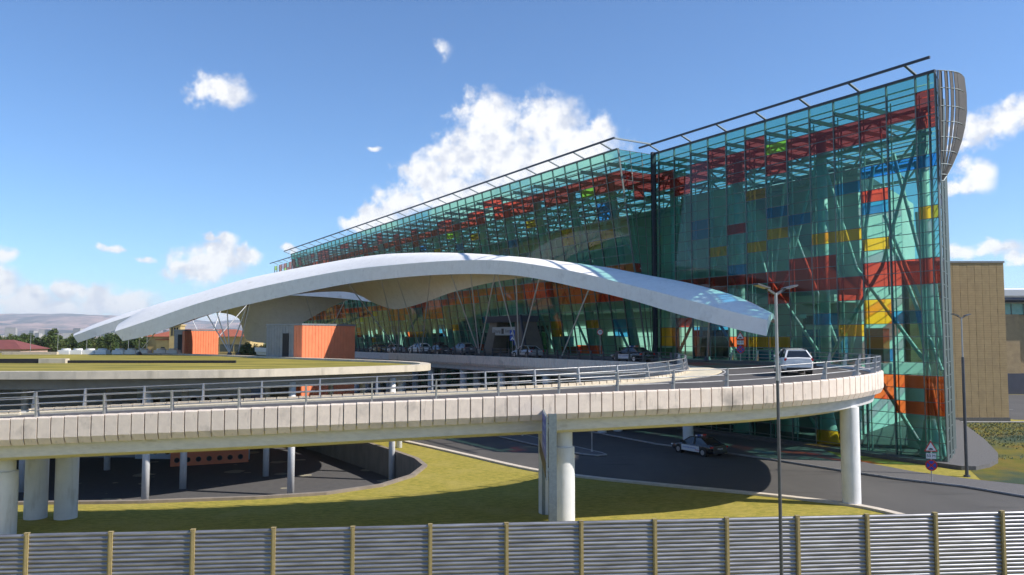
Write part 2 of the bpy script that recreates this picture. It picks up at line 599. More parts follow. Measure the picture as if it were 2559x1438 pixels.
# ------------------------------------------------------------------ ground, roads, parking pit
PIT = [(-28.6, 46.6), (-21.5, 47.0), (-15.2, 48.2), (-11.4, 49.5), (-8.5, 52.1), (-7.0, 55.6), (-6.6, 59.8), (-7.6, 63.1), (-10.4, 68.2), (-13.3, 72.9),
       (-24.5, 90.0), (-36, 104), (-52, 118), (-72, 128), (-100, 132), (-122, 122), (-130, 100), (-126, 75), (-110, 58), (-80, 49.5), (-50, 46.6)]
PIT_Z = -2.2


def build_ground():
    mb = MB()
    cx, cy_ = -60.0, 85.0
    n = len(PIT)
    rings = []
    for k, rr in enumerate((0, 60, 300, 1500, 6000, 15000)):
        ring = []
        for (x, y) in PIT:
            d = Vector((x - cx, y - cy_))
            L = d.length
            q = d.normalized() * (L if k == 0 else max(L + 25, rr + 60))
            ring.append((cx + q.x, cy_ + q.y, 0.0))
        rings.append(ring)
    for i in range(len(rings) - 1):
        vs = rings[i] + rings[i + 1]
        mb.add(vs, [(j, n + j, n + (j + 1) % n, (j + 1) % n) for j in range(n)], 0 if i < 2 else 1)
    struct(mb.build('ground', [M_GRASS, M_EARTH], fix=True))
    # sunken parking floor, with scattered pale patches
    fl = mat('parking_floor', (0.090, 0.088, 0.090), (0.072, 0.071, 0.075), 3.0, 0.9, bump=0.1)
    t = fl.node_tree
    g = NT(t)
    src = g.n('ShaderNodeNewGeometry').outputs['Position']
    wv = g.noise(src, 1.2, 2.0)
    v = g.vmath('ADD', src, g.vmath('MULTIPLY', wv.outputs['Color'], (0.9, 0.9, 0)).outputs[0]).outputs[0]
    vo = g.n('ShaderNodeTexVoronoi', feature='F1')
    vo.inputs['Scale'].default_value = 0.42
    g.l(v, vo.inputs['Vector'])
    sepc = g.n('ShaderNodeSeparateColor')
    g.l(vo.outputs['Color'], sepc.inputs[0])
    size = g.math('MULTIPLY', g.math('POWER', sepc.outputs[0], 2.0), 0.42)
    f = g.math('LESS_THAN', vo.outputs['Distance'], size)
    b = t.nodes['Principled BSDF']
    g.l(g.mix(f, b.inputs['Base Color'].links[0].from_socket, (0.30, 0.28, 0.21)), b.inputs['Base Color'])
    mb = MB()
    mb.add([(p[0], p[1], PIT_Z) for p in PIT], [tuple(range(n))])
    struct(mb.build('parking_floor', fl))
    mb = MB()
    inn = offset_poly(PIT, 0.02)
    out = offset_poly(PIT, -0.35)
    for i in range(n):
        j = (i + 1) % n
        mb.add([(*inn[i], PIT_Z), (*inn[j], PIT_Z), (*inn[j], 0.16), (*inn[i], 0.16), (*out[j], 0.16), (*out[i], 0.16), (*out[j], -0.1), (*out[i], -0.1)],
               [(0, 1, 2, 3), (3, 2, 4, 5), (5, 4, 6, 7)])
    w = mb.build('retaining_wall', mat('retaining_concrete', (0.27, 0.225, 0.18), (0.20, 0.17, 0.14), 1.2, 0.9, bump=0.2, stretch=(1, 1, 0.4)))
    tag(w, 'low concrete retaining wall around the sunken parking floor', 'wall')

    # lower roadway
    road = [(-60, 134), (-45, 119), (-30, 100), (-16.4, 82.7), (-9.95, 74.6), (-6.3, 69.6), (-3.2, 65.2), (1.74, 58.3), (5.7, 55.0), (9.4, 52.7), (15.1, 49.4), (18.0, 47.4), (19.7, 45.9), (20.9, 43.7), (21.8, 40), (22, 33), (22, -40),
            (75, -40), (75, 8), (40, 34), (30.5, 48.2), (28.7, 51.5), (25.8, 54.3), (23.4, 57.7), (20.6, 62.1), (17.8, 66.0)] + [tuple(T(t, 12.0 - 0.06 * t)[:2]) for t in (20, 40, 60, 80, 100, 130, 160)]
    mb = MB()
    mb.add([(p[0], p[1], 0.012) for p in road], [tuple(range(len(road)))])
    struct(mb.build('lower_road', M_ASPH2))
    # kerb along the lawn
    line = catmull([(p[0], p[1], 0) for p in road[2:16]], 6)
    nk = 0
    kerb = MB()
    L = []
    for i, p in enumerate(line):
        d = (line[min(i + 1, len(line) - 1)] - line[max(i - 1, 0)]).normalized()
        s = Vector((-d.y, d.x, 0))
        L.append([p + s * 0.0 + Vector((0, 0, -0.1)), p + Vector((0, 0, 0.13)), p - s * 0.5 + Vector((0, 0, 0.13)), p - s * 0.5 + Vector((0, 0, -0.1))])
    kerb.loft(L, True, True)
    struct(kerb.build('lawn_kerb', mat('pale_kerb', (0.62, 0.55, 0.46), (0.52, 0.46, 0.39), 2.5, 0.9, bump=0.1), fix=True))
    # pavement in front of the terminal
    kl = [(40, 34), (30.5, 48.2), (28.7, 51.5), (25.8, 54.3), (23.4, 57.7), (20.6, 62.1), (17.8, 66.0)] + [tuple(T(t, 12.0 - 0.06 * t)[:2]) for t in (20, 40, 60, 80, 100, 130, 160)]
    inner = [tuple(T(160, 2.0)[:2]), tuple(T(10, 1.2)[:2]), (25.9, 63.6), (27.0, 60.3), (28.3, 57.0), (30.6, 54.0), (33.6, 51.2), (46, 40)]
    mb = MB()
    mb.prism(kl + inner, -0.1, 0.125)
    struct(mb.build('pavement', M_PAVE, fix=True))
    kb = MB()
    kb.tube([Vector((p[0], p[1], 0.10)) for p in kl], 0.075, 6)
    struct(kb.build('pavement_kerb', mat('grey_kerb', (0.36, 0.35, 0.34), (0.28, 0.27, 0.27), 3.0, 0.85)))
    # plinth the glass hall stands on
    plinth = [tuple(T(t, 1.1)[:2]) for t in (195, 33)] + [tuple(T(32, 0.9)[:2]), tuple(T(2, 0.9)[:2]), tuple(T(-1.6, 1.0)[:2]), tuple(T(-2.2, 0.2)[:2]), tuple(T(-2.0, -2.0)[:2]), tuple(T(-1.2, -4.6)[:2]), tuple(T(0.6, -8.0)[:2]), tuple(T(6, -16)[:2]), tuple(T(17, -31)[:2]), tuple(T(195, -36)[:2])]
    mb = MB()
    mb.prism(plinth, -0.1, 0.30)
    struct(mb.build('terminal_plinth', M_PAVE, fix=True))
    # meadow on the right
    mead = [(31.4, 54.3), (34.2, 51.8), (47, 41), (90, 30), (120, 60), (62, 86), (58, 90.6), (44, 90.2), (40, 74), (34, 61)]
    mb = MB()
    mb.add([(p[0], p[1], 0.010) for p in mead], [tuple(range(len(mead)))])
    struct(mb.build('meadow', M_WILD, fix=True))
    tufts = MB()
    for k in range(14000):
        x, y = R.uniform(31, 62), R.uniform(54, 90)
        if y > 90.2 or x < 31.5 + (y - 54) * 0.26 or y < 54.3 + (x - 31.4) * -0.2:
            continue
        if mnoise.noise(Vector((x * 0.16, y * 0.16, 2.0))) + (y - 68) * 0.07 < R.uniform(-0.25, 0.5):
            continue
        h = R.uniform(0.05, 0.20)
        for q in range(2):
            a = R.uniform(0, 6.28)
            dx, dy = math.cos(a) * 0.06, math.sin(a) * 0.06
            lx, ly = R.uniform(-.12, .12), R.uniform(-.12, .12)
            tufts.add([(x - dx, y - dy, 0.0), (x + dx, y + dy, 0.0), (x + lx, y + ly, h)], [(0, 1, 2)], R.choice((0, 0, 1)))
    o = tufts.build('meadow_grass', [mat('tuft_green', (0.20, 0.24, 0.15), (0.13, 0.17, 0.10), 0.3, 0.9), mat('tuft_straw', (0.24, 0.20, 0.08), (0.16, 0.15, 0.06), 0.3, 0.9)])
    struct(o, 'stuff')
    o['label'] = 'tall wild grass of the meadow right of the glass hall'
    # traffic island under the ramp
    isl = [(7.6, 65.1), (7.3, 66.2), (5.9, 69.0), (0.9, 79.0), (-8, 95), (-10.5, 94), (-2.6, 79.5), (3.6, 68.4), (5.6, 65.6), (6.8, 64.7)]
    mb = MB()
    mb.prism(isl, -0.05, 0.15)
    struct(mb.build('traffic_island', [M_PAVE], fix=True))
    kb = MB()
    kb.tube([Vector((p[0], p[1], 0.12)) for p in isl + isl[:1]], 0.07, 6)
    struct(kb.build('island_kerb', MATS['grey_kerb']))
    for (x, y, lab) in ((6.6, 66.8, 'thin steel pole standing on the tip of the traffic island'), (1.0, 77.5, 'thin steel pole standing farther back on the traffic island')):
        p = MB()
        p.cyl((0, 0, 0), (0, 0, 3.4), 0.045, 0.045, 8)
        p.cyl((0, 0, 0), (0, 0, 0.12), 0.11, 0.07, 8)
        o = p.build('signpost', M_STEEL)
        o.location = (x, y, 0.15)
        tag(o, lab, 'pole')


build_ground()


# ------------------------------------------------------------------ terminal: the glass hall
RIGHT = {}


def put(colour, cells):
    for j, ks in cells:
        for k in ks:
            RIGHT[(j, k)] = colour


put('red', [(12, (25, 26)), (11, (24, 25)), (10, (25, 26)), (9, (26, 27)), (8, (24, 25, 26)), (7, (25, 26, 27)), (6, (24, 25)), (5, (25, 26)), (4, (25, 26)), (3, (25, 26)), (2, (25, 26)), (1, (26,)), (0, (25, 26, 27)),
            (13, (26,)), (8, (19, 8)), (2, (20,)), (12, (13,)), (11, (13, 14)), (10, (13, 14)), (9, (13, 14)), (8, (14,)), (7, (14,)), (6, (12, 13, 14)), (5, (13, 14, 15)), (4, (13, 14, 15)), (3, (12, 13)), (2, (13, 14)), (1, (13, 14)), (0, (13, 14)),
            (0, (5, 4, 3)), (1, (5, 3)), (2, (5, 4)), (11, (10,))])
put('lime', [(6, (26,))])
put('yellow', [(7, (22, 17, 8)), (6, (18, 8)), (9, (17,)), (4, (17, 0, -1)), (3, (17, 9)), (2, (16, 10, 11)), (0, (18,)), (12, (9, 8))])
put('blue', [(10, (19, 20)), (6, (20,)), (5, (19,)), (3, (21,)), (2, (22, 19, 7)), (1, (22, 10)), (0, (22,)), (8, (15,)), (4, (10,)), (10, (9,)), (9, (9, 10))])
LEFT = {}


def putl(colour, cells):
    for i0, i1, ks in cells:
        for i in range(i0, i1 + 1):
            for k in ks:
                LEFT[(i, k)] = colour


putl('red', [(0, 1, (25, 26)), (2, 3, (26,)), (4, 5, (25, 26)), (6, 6, (26,)), (7, 7, (25, 26)), (8, 10, (25, 26)), (10, 11, (27,)), (12, 13, (25, 26)), (14, 20, (25,)), (16, 17, (26,)), (21, 21, (24, 25, 26)), (22, 23, (25,)), (24, 24, (24, 25, 26)), (25, 26, (25,)), (27, 27, (26, 27)), (28, 29, (25,)), (30, 30, (24, 25, 26)), (31, 31, (27,)), (31, 38, (25,)), (34, 35, (27,)), (39, 41, (25, 26, 27)), (42, 46, (25,)), (43, 43, (27,)), (47, 47, (26, 27)), (48, 48, (25,)), (49, 50, (25, 26, 27)),
             (0, 1, (16,)), (1, 5, (13, 14, 15)), (6, 6, (14, 15)), (7, 11, (14, 15)), (12, 13, (15,)), (14, 17, (14, 15)), (18, 23, (14,)), (19, 21, (12, 13)), (24, 27, (13, 14)), (25, 27, (12,)), (28, 36, (14,)), (30, 33, (13,)), (37, 42, (13, 14, 15)), (43, 49, (13, 14)), (13, 14, (7,)), (3, 4, (7,)), (24, 24, (9,)), (20, 20, (7,)), (34, 34, (9, 10))])
putl('yellow', [(7, 7, (23,)), (4, 4, (20, 21)), (2, 2, (19,)), (1, 1, (20,)), (6, 6, (9, 10)), (3, 3, (10,)), (17, 17, (10,)), (22, 23, (9,)), (13, 13, (23,)), (18, 18, (22,)), (26, 26, (23,)), (33, 33, (23,)), (31, 31, (8,)), (38, 38, (11,))])
putl('blue', [(1, 1, (22, 23)), (9, 9, (21,)), (10, 10, (20,)), (8, 8, (19,)), (1, 1, (9, 10)), (13, 13, (11,)), (19, 19, (9, 10)), (22, 22, (10,)), (26, 27, (10,)), (15, 15, (22,)), (20, 20, (23,)), (29, 29, (22,)), (36, 36, (10,))])
putl('lime', [(2, 2, (25,)), (16, 16, (24,)), (30, 30, (13,)), (33, 33, (12,))])
COLN = ['teal', 'orange', 'red', 'yellow', 'blue', 'lime', 'pink', 'clear']
ZS = [0.32, 0.62] + [0.62 + k for k in range(1, 29)] + [29.85]
RT = [0.0, 1.6] + [1.6 + 2.5 * j for j in range(1, 13)] + [32.4]
LW, LN = 2.55, 50
T1 = 32.4
T2 = T1 + LW * LN
ENDW = [(0, 0), (0.93, -2.0), (2.12, -4.4), (3.75, -7.4), (6.4, -11.5), (9.8, -17.0), (13.7, -23.0), (18.6, -30)]


def end_t(n):
    for (ta, na), (tb, nb) in zip(ENDW, ENDW[1:]):
        if nb <= n <= na:
            return ta + (tb - ta) * (na - n) / (na - nb)
    return ENDW[-1][0]


def build_terminal():
    tm = thing('terminal_building', 'long glass airport hall tinted teal with red, yellow and blue panes', 'terminal', tuple(TO), TROT)
    thick = [MATS['glass_thick_' + c] for c in COLN]
    thin = [MATS['glass_' + c] for c in COLN]
    cache = {}
    field = MB()

    def quad(p, c):
        field.add(p, [(0, 1, 2, 3)], COLN.index(c))

    for j in range(14):
        for r in range(30):
            k = r - 1
            c = RIGHT.get((j, k), 'teal')
            c = 'orange' if c == 'red' and k < 9 else c
            t0, t1, z0, z1 = RT[j], RT[j + 1], ZS[r], ZS[r + 1]
            if j < 10:
                key = (round(t1 - t0, 2), round(z1 - z0, 2), c)
                if key not in cache:
                    w, h = (t1 - t0) / 2 - 0.035, (z1 - z0) / 2 - 0.022
                    cache[key] = MB().box(-w, w, -0.012, 0.012, -h, h).mesh('pane', MATS['glass_thick_' + c])
                po = link('pane', cache[key], tm, ((t0 + t1) / 2, 0.0, (z0 + z1) / 2))
                po.rotation_euler = (R.gauss(0, 0.004), 0.0, R.gauss(0, 0.003))
            else:
                quad([(t0, 0, z0), (t1, 0, z0), (t1, 0, z1), (t0, 0, z1)], c)
    for i in range(LN):
        for r in range(30):
            t0, z0, z1 = T1 + LW * i, ZS[r], ZS[r + 1]
            c = LEFT.get((i, r - 1), 'teal')
            c = 'orange' if c == 'red' and r < 18 else c  # low red panes take the tint with interior light painted in
            quad([(t0, lean(z0), z0), (t0 + LW, lean(z0), z0), (t0 + LW, lean(z1), z1), (t0, lean(z1), z1)], c)
    for r in range(30):                                   # the return between the two faces
        z0, z1 = ZS[r], ZS[r + 1]
        for u in (0, 1, 2):
            c = 'red' if r - 1 in (25, 26) or (r - 1 == 24 and u == 1) or (r - 1 == 16 and u == 2) else 'teal'
            a, b = u / 3.0, (u + 1) / 3.0
            quad([(T1, lean(z0) * a, z0), (T1, lean(z0) * b, z0), (T1, lean(z1) * b, z1), (T1, lean(z1) * a, z1)], c)
            quad([(T2, lean(z0) * a, z0), (T2, lean(z0) * b, z0), (T2, lean(z1) * b, z1), (T2, lean(z1) * a, z1)], 'teal')
    fr = random.Random(5)
    for i in range(14):                                   # farthest bay of the hall
        for r in range(30):
            t0 = T2 + 2.5 * i
            c = fr.choice(['teal', 'teal', 'clear', 'pink', 'red', 'lime']) if r > 22 else fr.choice(['teal', 'teal', 'teal', 'clear', 'pink'])
            quad([(t0, 0, ZS[r]), (t0 + 2.5, 0, ZS[r]), (t0 + 2.5, 0, ZS[r + 1]), (t0, 0, ZS[r + 1])], c)
    for (a, b) in zip(ENDW, ENDW[1:]):                    # curved end wall
        for r in range(0, 30):
            c = 'clear' if (r * 7 + int(a[0] * 3)) % 5 else 'pink'
            if 13 <= r - 1 <= 14 and a[0] > 1:
                c = 'red'
            quad([(a[0], a[1], ZS[r]), (b[0], b[1], ZS[r]), (b[0], b[1], ZS[r + 1]), (a[0], a[1], ZS[r + 1])], c)
    o = field.build('pane_field', thin, tm)
    o['kind'] = 'stuff'
    o['label'] = 'smaller and farther panes of the hall, mostly teal'

    # mullions and transoms
    mm = MB().box(-0.042, 0.042, -0.18, 0.038, 0.30, 29.9).mesh('mullion', M_FRAME)
    for t in RT[:-1]:
        link('mullion', mm, tm, (t, 0, 0))
    link('mullion', mm, tm, (0.55, 0, 0))
    MB().box(T1 - 0.22, T1 + 0.12, -0.2, 0.32, 0.3, 30.1).build('corner_post', M_NAVY, tm)
    lm = MB()
    lm.bar((0, lean(0.3) - 0.06, 0.3), (0, lean(29.9) - 0.06, 29.9), 0.085, 0.2, up=(0, 1, 0))
    lmm = lm.mesh('mullion', M_FRAME)
    for i in range(LN + 1):
        link('mullion', lmm, tm, (T1 + LW * i, 0, 0))
    for i in range(1, 15):
        link('mullion', mm, tm, (T2 + 2.5 * i, 0, 0))
    for (t, n) in ENDW[1:]:
        link('mullion', mm, tm, (t, n, 0))
    ip = MB().cyl((0, -0.85, 0.3), (0, -0.85, 28.6), 0.055, None, 8).mesh('inner_post', M_TUBE)
    for t in RT[1:-1]:
        link('inner_post', ip, tm, (t + 0.18, 0, 0))
    il = MB().cyl((0, lean(0.3) - 1.0, 0.3), (0, lean(28.6) - 1.0, 28.6), 0.06, None, 8).mesh('inner_post', M_TUBE)
    for i in range(LN):
        link('inner_post', il, tm, (T1 + LW * i + 0.35, 0, 0))
        if i % 2 == 0:
            b = MB()
            s_ = 1 if i % 4 == 0 else -1
            b.cyl((T1 + LW * i, lean(17) - 0.9, 17.0 if s_ > 0 else 25.2), (T1 + LW * (i + 2), lean(25) - 1.1, 25.2 if s_ > 0 else 17.0), 0.085, None, 8)
            b.build('brace', M_TUBE, tm)
    tr = MB().box(0, T1 - 0.25, -0.05, 0.045, -0.022, 0.022).mesh('transom', M_FRAME)
    tl = MB().box(0, T2 - T1, -0.07, 0.04, -0.022, 0.022).mesh('transom', M_FRAME)
    for z in ZS:
        link('transom', tr, tm, (0, 0, z))
        link('transom', tl, tm, (T1, lean(z), z))
    for u in (1 / 3.0, 2 / 3.0, 1.0):
        b = MB()
        b.bar((T1, lean(0.3) * u, 0.3), (T1, lean(29.9) * u, 29.9), 0.06, 0.08)
        b.build('mullion', M_FRAME, tm)
    for z in ZS[2:]:
        MB().box(T1 - 0.03, T1 + 0.03, 0.3, lean(z), z - 0.02, z + 0.02).build('transom', M_FRAME, tm)
    e = MB()
    for z in ZS[::1]:
        for (a, b) in zip(ENDW, ENDW[1:]):
            e.bar((a[0], a[1], z), (b[0], b[1], z), 0.06, 0.05)
    e.build('end_wall_transoms', M_FRAME, tm)

    # top trim and the eave frame carried on brackets
    MB().box(-0.05, T1 + 0.1, -0.2, 0.09, 29.86, 30.04).build('eave_beam', M_NAVY, tm)
    MB().box(T1, T2, lean(29.85) - 0.2, lean(29.85) + 0.1, 29.86, 30.0).build('eave_beam', M_FRAME, tm)
    MB().box(-0.45, T1 + 0.9, 1.2, 1.36, 30.55, 30.74).build('eave_beam', M_NAVY, tm)
    MB().box(T1 - 1.3, T2 + 0.6, lean(29.85) + 1.4, lean(29.85) + 1.56, 30.55, 30.74).build('eave_beam', M_NAVY, tm)
    MB().box(T2, T2 + 35, 1.2, 1.36, 30.55, 30.74).build('eave_beam', M_NAVY, tm)
    b = MB()
    b.bar((T1 - 1.15, lean(29.85) + 1.48, 30.66), (T1 - 1.15, 1.3, 30.64), 0.2, 0.14)
    b.build('eave_bracket', M_GALV, tm)
    br = MB()
    br.bar((0, 1.25, 30.62), (0, -0.1, 30.12), 0.22, 0.10)
    brm = br.mesh('eave_bracket', M_GALV)
    for k in range(7):
        link('eave_bracket', brm, tm, (1.6 + 5 * k, 0, 0))
        link('eave_bracket', brm, tm, (T2 + 1.6 + 5 * k, 0, 0))
    br = MB()
    br.bar((0, lean(29.85) + 1.45, 30.62), (0, lean(29.85) - 0.1, 30.08), 0.2, 0.10)
    brm = br.mesh('eave_bracket', M_GALV)
    for k in range(26):
        link('eave_bracket', brm, tm, (T1 + 1.2 + 5.1 * k, 0, 0))

    # roof: long tilted blades, open to the sky when seen from the front
    for sec, (ta, tb, n0) in enumerate(((0.8, T1, -0.22), (T1, T2, 4.45), (T2, T2 + 35, -0.22))):
        n = n0
        while n > -28:
            t0 = max(ta, end_t(max(n - 2.3, -29.9)) + 0.4) if sec == 0 else ta + 0.02
            z = 29.15
            bl = MB()
            bl.add([(t0, n, z), (tb, n, z), (tb, n - 2.25, z + 0.68), (t0, n - 2.25, z + 0.68), (t0, n, z + 0.07), (tb, n, z + 0.07), (tb, n - 2.25, z + 0.75), (t0, n - 2.25, z + 0.75)],
                   [(0, 3, 2, 1), (4, 5, 6, 7), (0, 1, 5, 4), (1, 2, 6, 5), (2, 3, 7, 6), (3, 0, 4, 7)])
            bl.build('roof_blade', M_TUBE, tm)
            n -= 1.62
    raf = MB().bar((0, 0.2, 28.8), (0, -28, 28.8), 0.18, 0.4).mesh('rafter', M_TUBE)
    rafl = MB().bar((0, lean(28) - 0.3, 28.8), (0, -28, 28.8), 0.18, 0.4).mesh('rafter', M_TUBE)
    for k in range(2, 13):
        MB().bar((1.6 + 2.5 * k, -0.2, 28.8), (1.6 + 2.5 * k, max(-28, -4.0 - 2.2 * k), 28.8), 0.16, 0.34).build('rafter', M_TUBE, tm)
    for k in range(25):
        link('rafter', rafl, tm, (T1 + 2.55 + 5.1 * k, 0, 0))

    # trusses along the hall
    def truss(name, ta, tb, n, z0, z1, r):
        m = MB()
        m.cyl((ta, n, z0), (tb, n, z0), r, n=8)
        m.cyl((ta, n, z1), (tb, n, z1), r, n=8)
        k, t = 0, ta
        while t < tb - 0.5:
            u = min(t + 2.5, tb)
            m.cyl((t, n, z0 if k % 2 else z1), (u, n, z1 if k % 2 else z0), r * 0.65, n=6)
            t, k = u, k + 1
        return m.build(name, M_TUBE, tm, smooth=40)
    truss('roof_truss', 1.2, T1, -1.3, 25.6, 27.6, 0.15)
    truss('roof_truss', 6.0, T1, -7.5, 24.8, 27.3, 0.16)
    truss('roof_truss', 9.0, T1, -14.0, 24.8, 27.3, 0.16)
    truss('roof_truss', T1, T2, lean(26.5) - 1.4, 25.4, 27.5, 0.16)
    truss('roof_truss', T1, T2, -1.5, 25.0, 27.4, 0.16)
    truss('roof_truss', T1, T2, -8.0, 25.0, 27.4, 0.16)
    truss('roof_truss', T2, T2 + 34, -1.3, 25.6, 27.6, 0.15)

    # pillars and braces behind the glass
    pc = MB().cyl((0, 0, 0.3), (0, 0, 27.6), 0.44, n=20).mesh('pillar', M_TUBE)
    pc.polygons.foreach_set('use_smooth', [len(p.vertices) == 4 for p in pc.polygons])
    rts = (2.2, 11.7, 21.6, 31.0)
    for t in rts:
        link('pillar', pc, tm, (t, -1.7, 0))
        MB().cyl((t, -1.7, 0.3), (t, -1.7, 3.2), 0.95, 0.5, 18).build('pillar_base', M_TUBE, tm, smooth=40)
    for a, b in zip(rts, rts[1:]):
        mid = (a + b) / 2
        for p, q, r in (((a, -1.7, 7.2), (mid + 1.2, -1.3, 15.4), 0.16), ((b, -1.7, 7.2), (mid - 1.2, -1.3, 15.4), 0.16), ((mid - 1.2, -1.3, 15.4), (a + 0.3, -1.5, 25.4), 0.15), ((mid + 1.2, -1.3, 15.4), (b - 0.3, -1.5, 25.4), 0.15),
                        ((a + 0.6, -1.7, 0.6), (mid, -1.4, 7.0), 0.17), ((a, -4.2, 7.2), (mid, -3.6, 20.0), 0.17), ((b, -5.0, 7.2), (mid + 1.5, -4.4, 24.6), 0.17), ((mid - 2.2, -0.7, 13.0), (mid - 1.8, -0.7, 27.5), 0.08), ((mid + 2.2, -0.7, 7.2), (mid + 1.9, -0.7, 27.5), 0.08)):
            MB().cyl(p, q, r, n=10).build('brace', M_TUBE, tm, smooth=40)
    for p, q in (((0.9, -1.2, 7.0), (5.4, -2.0, 17.5)), ((2.2, -1.7, 14.0), (5.8, -3.4, 25.0)), ((0.7, -0.9, 0.5), (3.0, -1.5, 12.0)), ((3.0, -3.5, 0.5), (4.6, -4.5, 20.0)), ((3.9, -7.4, 0.5), (6.4, -7.4, 25.0)), ((1.3, -2.2, 6.5), (2.6, -2.6, 22.0))):
        MB().cyl(p, q, 0.15, n=10).build('brace', M_TUBE, tm, smooth=40)
    lp = MB().cyl((0, lean(0.3) - 1.5, 0.3), (0, lean(27.5) - 1.5, 27.5), 0.46, 0.46, 16).mesh('pillar', M_TUBE)
    lp.polygons.foreach_set('use_smooth', [len(p.vertices) == 4 for p in lp.polygons])
    bra = MB().cyl((0, lean(7.3) - 1.2, 7.3), (4.2, lean(16) - 1.0, 16.0), 0.15, n=8).mesh('brace', M_TUBE)
    brb = MB().cyl((7.65, lean(7.3) - 1.2, 7.3), (3.4, lean(16) - 1.0, 16.0), 0.15, n=8).mesh('brace', M_TUBE)
    brc = MB().cyl((4.2, lean(16) - 1.0, 16.0), (7.4, lean(27) - 1.3, 27.0), 0.14, n=8).mesh('brace', M_TUBE)
    brd = MB().cyl((3.4, lean(16) - 1.0, 16.0), (0.3, lean(27) - 1.3, 27.0), 0.14, n=8).mesh('brace', M_TUBE)
    bre = MB().cyl((2.3, -3.0, 7.2), (2.6, 1.6, 26.8), 0.22, n=10).mesh('brace', M_TUBE)
    for k in range(16):
        t = T1 + 3.8 + 7.65 * k
        link('pillar', lp, tm, (t, 0, 0))
        for bm_ in (bra, brb, brc, brd, bre):
            link('brace', bm_, tm, (t, 0, 0))

    # floors, back walls and what stands inside
    MB().prism([(14.0, -10.0), (23.5, -34.0), (193, -34.0), (193, -10.0)], 0.31, 26.0).build('core_wall', M_INT, tm, fix=True)
    MB().box(7.5, T1, -10.0, -0.75, 6.35, 7.30).build('floor_slab', M_FLOOR, tm)
    MB().box(T1, 193, -10.0, 0.75, 6.35, 7.32).build('floor_slab', M_FLOOR, tm)
    MB().box(14.0, T1, -10.0, -6.0, 12.9, 13.6).build('gallery_slab', M_FLOOR, tm)
    MB().box(T1, 193, -10.0, -4.6, 12.9, 13.62).build('gallery_slab', M_FLOOR, tm)
    g = MB()
    g.add([(14.0, -10.0, 14.0), (31.5, -10.0, 14.0), (31.5, -3.2, 25.2), (24.0, -3.2, 25.2)], [(0, 1, 2, 3)])
    g.add([(14.0, -10.0, 13.8), (31.5, -10.0, 13.8), (31.5, -3.0, 25.0), (24.0, -3.0, 25.0)], [(3, 2, 1, 0)])
    g.build('sloping_ceiling', M_INT, tm)
    MB().box(T1 + 1.5, 190, -0.75, -0.55, 12.9, 16.4).build('band_reflector', M_WHITE, tm)  # white wall added to brighten the lower red band from behind
    MB().box(T1 + 1.5, 190, -4.6, -0.75, 12.92, 13.4).build('gallery_slab', M_FLOOR, tm)
    fr2 = random.Random(21)
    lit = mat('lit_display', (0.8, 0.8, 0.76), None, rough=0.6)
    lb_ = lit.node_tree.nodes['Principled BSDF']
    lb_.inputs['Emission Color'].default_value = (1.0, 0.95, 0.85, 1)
    lb_.inputs['Emission Strength'].default_value = 0.7  # weak glow added to the shop displays to brighten the hall
    mats = [mat('kiosk_dark', (0.04, 0.045, 0.05), None, rough=0.5), mat('kiosk_pale', (0.68, 0.68, 0.64), None, rough=0.6), mat('kiosk_green', (0.05, 0.22, 0.08), None, rough=0.6), mat('kiosk_orange', (0.55, 0.12, 0.03), None, rough=0.6), mat('kiosk_blue', (0.05, 0.18, 0.35), None, rough=0.6)]
    t = 9.0
    while t < 150:
        w, h = fr2.uniform(1.2, 4.5), fr2.choice((1.0, 1.1, 2.4, 3.0))
        n = -fr2.uniform(3.2, 7.5)
        zb = 7.33
        k = MB()
        k.box(t, t + w, n - 0.9, n, zb, zb + h)
        k.box(t - 0.05, t + w + 0.05, n - 0.95, n + 0.08, zb + h, zb + h + 0.06, 1)
        k.build('kiosk', [fr2.choice(mats), mats[1]], tm)
        t += w + fr2.uniform(0.8, 3.5)
    t = 16.0
    while t < 150:
        w = fr2.uniform(2.5, 6.0)
        if fr2.random() < 0.62:
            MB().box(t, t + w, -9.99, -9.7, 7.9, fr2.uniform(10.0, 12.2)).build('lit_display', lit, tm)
        else:
            MB().box(t, t + w, -9.99, -9.7, 7.4, fr2.uniform(10.0, 12.6)).build('shop_front', fr2.choice(mats), tm)
        t += w + fr2.uniform(0.5, 4.0)
    for t in (5.5, 12.5, 19.5, 27.0):
        MB().cyl((t, -6.0, 0.31), (t, -6.0, 6.35), 0.9 if t > 6 else 1.3, None, 20).build('pillar', M_INT, tm, smooth=40)
    hs = MB()
    hs.box(12.6, 13.5, -1.25, -1.2, 10.7, 11.5)
    hs.box(13.5, 13.7, -1.25, -1.2, 10.2, 11.2)
    hs.build('hanging_sign', mats[0], tm)
    MB().box(13.3, 14.0, -1.18, -1.15, 11.3, 11.65).build('hanging_sign', M_SIGNW, tm)
    # sun screen on the curved end
    prof = [(29.95, 3.5), (28.6, 3.72), (27.2, 3.7), (26.0, 3.4), (24.8, 2.9), (23.7, 2.25), (22.7, 1.5), (21.9, 0.8), (21.4, 0.25)]
    scr = mat('screen_slat', (0.06, 0.054, 0.05), (0.045, 0.04, 0.038), 3.0, 0.6)
    for j in range(8):
        m = MB()
        rings = []
        for q, (z, nm) in enumerate(prof):
            wd = nm / 8 * (0.93 - 0.035 * q)
            n0 = -0.12 - nm * j / 8
            bow = -0.15 - 0.5 * math.sin(math.pi * min(1, (j + 0.5) / 8)) * nm / 3.5
            rings.append([(bow, n0, z), (bow, n0 - wd, z), (bow - 0.04, n0 - wd, z), (bow - 0.04, n0, z)])
        m.loft(rings, True, True)
        m.build('screen_slat', scr, tm)
